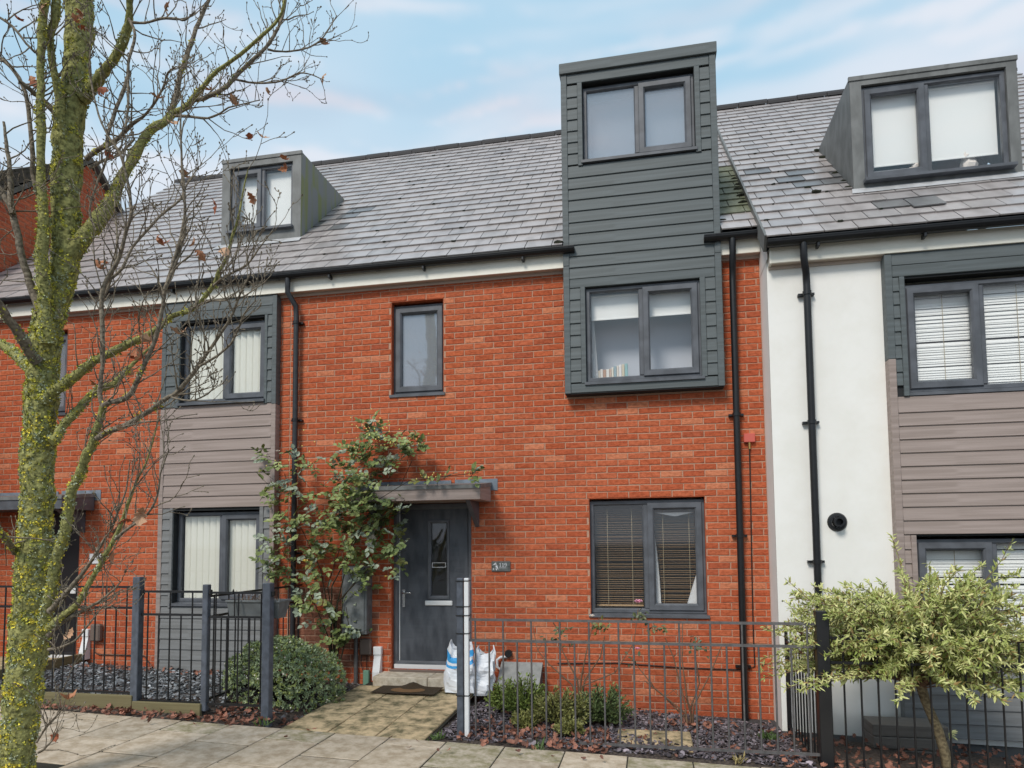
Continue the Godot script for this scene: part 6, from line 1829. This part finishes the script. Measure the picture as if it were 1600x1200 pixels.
func oak():
	var t := thing("oak_tree", "bare oak tree with thick moss and yellow lichen on its trunk, a few brown leaves", "tree", Vector3(0.0, 0.36, 4.0))
	var pit := structure("tree_pit", box_mesh(Vector3(-0.58, 0.2, 3.7), Vector3(0.5, 0.335, 4.9)), M.soil)
	var fine := S()
	var tuft := S()
	var dry := [oak_leaf_mesh(0.9), oak_leaf_mesh(1.8)]
	var dry_col := []
	for k in 3:
		var m: StandardMaterial3D = mat("dry%d" % k, [Color(0.36, 0.11, 0.05), Color(0.46, 0.2, 0.1), Color(0.5, 0.3, 0.18)][k], 0.7)
		m.backlight_enabled = true
		m.backlight = Color(0.2, 0.07, 0.03)
		dry_col.append(m)
	var hang := []
	var moss_noise := FastNoiseLite.new()
	moss_noise.seed = 5
	moss_noise.frequency = 1.0
	moss_noise.fractal_octaves = 3
	for limb in OAK:
		var kind: int = limb[0]
		var d: Array = limb[1]
		var src := []
		var srr := []
		for i in range(0, d.size(), 4):
			src.append(Vector3(d[i], d[i + 1], d[i + 2]))
			srr.append(d[i + 3] * (0.8 if kind == 0 else 0.86))
		# smooth the line and make it knobbly
		var pts := []
		var rad := []
		var steps := 3 if kind == 0 else 3
		for i in src.size() - 1:
			for s in steps:
				var f := float(s) / steps
				var a: Vector3 = src[maxi(i - 1, 0)]
				var b: Vector3 = src[mini(i + 2, src.size() - 1)]
				var p: Vector3 = src[i].cubic_interpolate(src[i + 1], a, b, f)
				var r: float = lerpf(srr[i], srr[i + 1], f)
				pts.append(p + rdir() * r * (0.1 if kind == 0 else 0.18))
				rad.append(r * rng.randf_range(0.92, 1.08))
		pts.append(src[-1])
		rad.append(srr[-1])
		if kind == 0:
			var st := S()
			tube(st, pts, rad, 22, true, 0.05)
			part(t, "trunk", st.commit(), M.bark)
		elif kind == 1:
			var st := S()
			tube(st, pts, rad, 10 if rad[0] > 0.02 else 7, true, 0.08)
			part(t, "limb", st.commit(), M.limb if rad[0] > 0.024 else M.twig)
		else:
			tube(fine, pts, rad, 6, true, 0.08)
		# moss: short tufts of green and yellow on the thick wood
		if rad[0] > 0.018:
			for i in pts.size() - 1:
				var r: float = rad[i]
				if r < 0.014: continue
				var n := int((3600.0 if kind == 0 else 2000.0) * r * pts[i].distance_to(pts[i + 1]) / 0.1)
				var ax: Vector3 = (pts[i + 1] - pts[i]).normalized()
				for k in n:
					var o := rdir()
					o = (o - ax * o.dot(ax)).normalized()
					var at: Vector3 = pts[i].lerp(pts[i + 1], rng.randf()) + o * r * 0.98
					var patch := moss_noise.get_noise_3d(at.x * 9.0, at.y * 6.0, at.z * 9.0)
					var kindness := moss_noise.get_noise_3d(at.x * 14.0 + 40.0, at.y * 11.0, at.z * 14.0)
					# the upper wood is barer than the bole
					if patch < lerpf(-0.34, 0.1, smoothstep(3.4, 4.6, at.y)): continue
					if kind == 1 and patch < lerpf(-0.3, 0.12, smoothstep(0.04, 0.02, r)): continue
					var c := Color(0.44, 0.46, 0.08)
					if kindness > 0.16 and at.y < 3.0: c = Color(0.85, 0.72, 0.1)
					elif kindness > 0.04: c = Color(0.64, 0.6, 0.1)
					elif kindness < -0.14: c = Color(0.44, 0.48, 0.32)
					elif kindness < -0.06: c = Color(0.26, 0.28, 0.1)
					var v := rng.randf_range(0.65, 1.25)
					tuft.set_color(Color(c.r * v, c.g * v, c.b * v))
					var dd := (o * 0.4 + rdir() * 0.7 + Vector3(0, 0.1, 0)).normalized()
					leaf(tuft, at - o * 0.002, dd, o, rng.randf_range(0.01, 0.024), rng.randf_range(0.009, 0.017), 0.3)
		# twigs with buds off the thinner wood
		var thick: float = rad[0]
		for i in range(2, pts.size()):
			var r: float = rad[i]
			if r > 0.03: continue
			if rng.randf() > (0.5 if thick > 0.02 else 0.75): continue
			var ax: Vector3 = (pts[i] - pts[i - 1]).normalized()
			var o := rdir()
			o = (o - ax * o.dot(ax)).normalized()
			var dir := (ax * 0.5 + o * 0.75 + Vector3(0, 0.55, 0)).normalized()
			shoot(fine, pts[i], dir, clampf(r * 0.62, 0.003, 0.0058), rng.randf_range(0.12, 0.42), 2)
			if rng.randf() < 0.055: hang.append(pts[i] + dir * 0.08)
		if thick < 0.03:
			bud(fine, pts[-1], (pts[-1] - pts[-2]).normalized(), 0.006)
	var tw := part(t, "twigs", fine.commit(), M.twig)
	var mo := part(t, "moss", tuft.commit(), M.moss_tuft)
	mo.set_meta("kind", "stuff")
	for p in [[-0.015, 5.72, 4.2], [0.51, 5.68, 4.2], [0.49, 5.6, 4.22], [0.54, 5.57, 4.2], [1.72, 4.82, 3.6], [1.7, 4.78, 3.55], [1.5, 5.05, 3.55], [1.43, 5.02, 3.6], [1.57, 5.35, 3.6], [1.3, 5.3, 3.6], [1.23, 3.95, 4.3], [1.28, 3.92, 4.3], [1.58, 3.85, 4.4], [1.62, 3.79, 4.4], [1.76, 4.05, 4.45], [2.03, 4.04, 4.5], [1.29, 3.26, 4.4], [1.08, 3.2, 4.3], [1.14, 3.18, 4.3], [1.2, 3.3, 4.35], [1.57, 3.25, 4.5], [1.94, 3.7, 4.6], [0.66, 3.95, 4.1], [0.63, 3.9, 4.1], [0.67, 4.7, 4.1]]:
		hang.append(Vector3(p[0], p[1], p[2]))
	for p in hang:
		var s := rng.randf_range(0.075, 0.115)
		var b := Basis(rdir(), rng.randf() * TAU)
		put(t, "dry_leaf", dry[rng.randi() % 2], dry_col[rng.randi() % 3], Transform3D(b.scaled(Vector3(s, s, s)), p - t.position))

func bud(st: SurfaceTool, at: Vector3, d: Vector3, r: float):
	tube(st, [at - d * r * 0.5, at + d * r * 0.6, at + d * r * 1.6], [r * 0.5, r * 0.75, r * 0.15], 5, true)

func shoot(st: SurfaceTool, at: Vector3, dir: Vector3, r: float, length: float, level: int):
	var p := at
	var d := dir
	var pts := [p]
	var rad := [r]
	var n := 5
	for k in n:
		d = (d + rdir() * 0.28 + Vector3(0, 0.09, 0)).normalized()
		p += d * length / n
		pts.append(p)
		rad.append(maxf(0.0019, r * (1.0 - 0.6 * (k + 1) / n)))
		if level > 0 and k > 0 and rng.randf() < 0.4:
			shoot(st, p, (d + rdir() * 0.8).normalized(), maxf(0.0015, r * 0.6), length * rng.randf_range(0.3, 0.6), level - 1)
		elif rng.randf() < 0.4:
			bud(st, p, (d + rdir()).normalized(), 0.0045)
	tube(st, pts, rad, 4, false)
	bud(st, p, d, 0.0065)

# ---------------------------------------------------------------- sky and light
func sky_image() -> ImageTexture:
	var w := 1024
	var h := 512
	var im := Image.create(w, h, false, Image.FORMAT_RGBF)
	var n := FastNoiseLite.new()
	n.seed = 41
	n.frequency = 1.0
	n.fractal_octaves = 5
	var n2 := FastNoiseLite.new()
	n2.seed = 7
	n2.frequency = 1.0
	n2.fractal_octaves = 3
	for y in h:
		var el := (0.5 - (y + 0.5) / h) * PI
		for x in w:
			var az := ((x + 0.5) / w - 0.5) * TAU
			if el < -0.02:
				im.set_pixel(x, y, Color(0.16, 0.155, 0.145))
				continue
			var dir := Vector3(sin(az) * cos(el), sin(el), -cos(az) * cos(el))
			# thin cirrus drawn out along the horizon over soft broad cloud
			var cx := sin(az)
			var cz := -cos(az)
			var warp := n2.get_noise_3d(dir.x * 1.6, dir.y * 2.0, dir.z * 1.6)
			var broad := n2.get_noise_3d(dir.x * 1.5 + 5.0, dir.y * 3.0, dir.z * 1.5) * 0.5 + 0.5
			var streak := n.get_noise_3d(cx * 1.1, el * 10.0 + cx * 0.4 + warp * 0.6, cz * 1.1) * 0.5 + 0.5
			var fine := n.get_noise_3d(cx * 2.6 + 9.0, el * 30.0 + cx * 1.2 + warp * 1.6, cz * 2.6) * 0.5 + 0.5
			var c := clampf(0.16 + smoothstep(0.35, 0.75, broad) * 0.34 + smoothstep(0.44, 0.7, streak) * 0.42 + smoothstep(0.5, 0.68, fine) * 0.5, 0.0, 1.0)
			var low := smoothstep(0.5, 0.05, el)
			var blue := Color(0.235, 0.4, 0.52).lerp(Color(0.36, 0.45, 0.52), low)
			var cloud := Color(0.47, 0.505, 0.56).lerp(Color(0.42, 0.44, 0.5), smoothstep(0.45, 0.7, n2.get_noise_3d(cx * 1.4, el * 8.0 + 3.0, cz * 1.4) * 0.5 + 0.5))
			c = maxf(c, low * 0.5)
			im.set_pixel(x, y, blue.lerp(cloud, c))
	return ImageTexture.create_from_image(im)

func _ready():
	rng.seed = 20241
	# camera
	var cam := Camera3D.new()
	cam.name = "camera"
	add_child(cam)
	cam.transform = Transform3D(Basis(Vector3.UP, 0.198) * Basis(Vector3.RIGHT, 0.065) * Basis(Vector3.BACK, -0.009), EYE)
	cam.keep_aspect = Camera3D.KEEP_HEIGHT
	cam.set_frustum(0.1 * 1200.0 / 1067.67, Vector2(0.0, 0.1 * 181.667 / 1067.67), 0.1, 1500.0)
	cam.current = true
	# sky, sun and exposure
	var env := Environment.new()
	env.background_mode = Environment.BG_SKY
	var sm := PanoramaSkyMaterial.new()
	sm.panorama = sky_image()
	var sk := Sky.new()
	sk.sky_material = sm
	env.sky = sk
	env.tonemap_mode = Environment.TONE_MAPPER_LINEAR
	env.tonemap_exposure = 1.62
	env.sdfgi_enabled = true
	env.ssao_enabled = true
	env.ssil_enabled = true
	var we := WorldEnvironment.new()
	we.name = "world_environment"
	we.environment = env
	add_child(we)
	var sun := DirectionalLight3D.new()
	sun.name = "sun"
	sun.light_energy = 0.5
	sun.light_color = Color(1.0, 0.97, 0.93)
	sun.light_angular_distance = 16.0
	sun.shadow_enabled = true
	add_child(sun)
	sun.look_at_from_position(Vector3(-5, 15, 14), Vector3.ZERO)
	# materials and shared meshes
	make_materials()
	for i in 5:
		var st := S()
		brick_shape(st, Vector3.ZERO, BRICK - 0.0115, 0.0645, 0.0026)
		brick_meshes.append(st.commit())
	var us := S()
	slate_piece(us, Transform3D.IDENTITY, 0.313, 0.345)
	unit_slates.append(us.commit())
	ground()
	main_house()
	left_house()
	white_house()
	gable_house()
	railings()
	scatter()
	small_things()
	climbing_rose()
	ball_shrub()
	low_shrubs()
	roses()
	willow()
	weeds()
	oak()
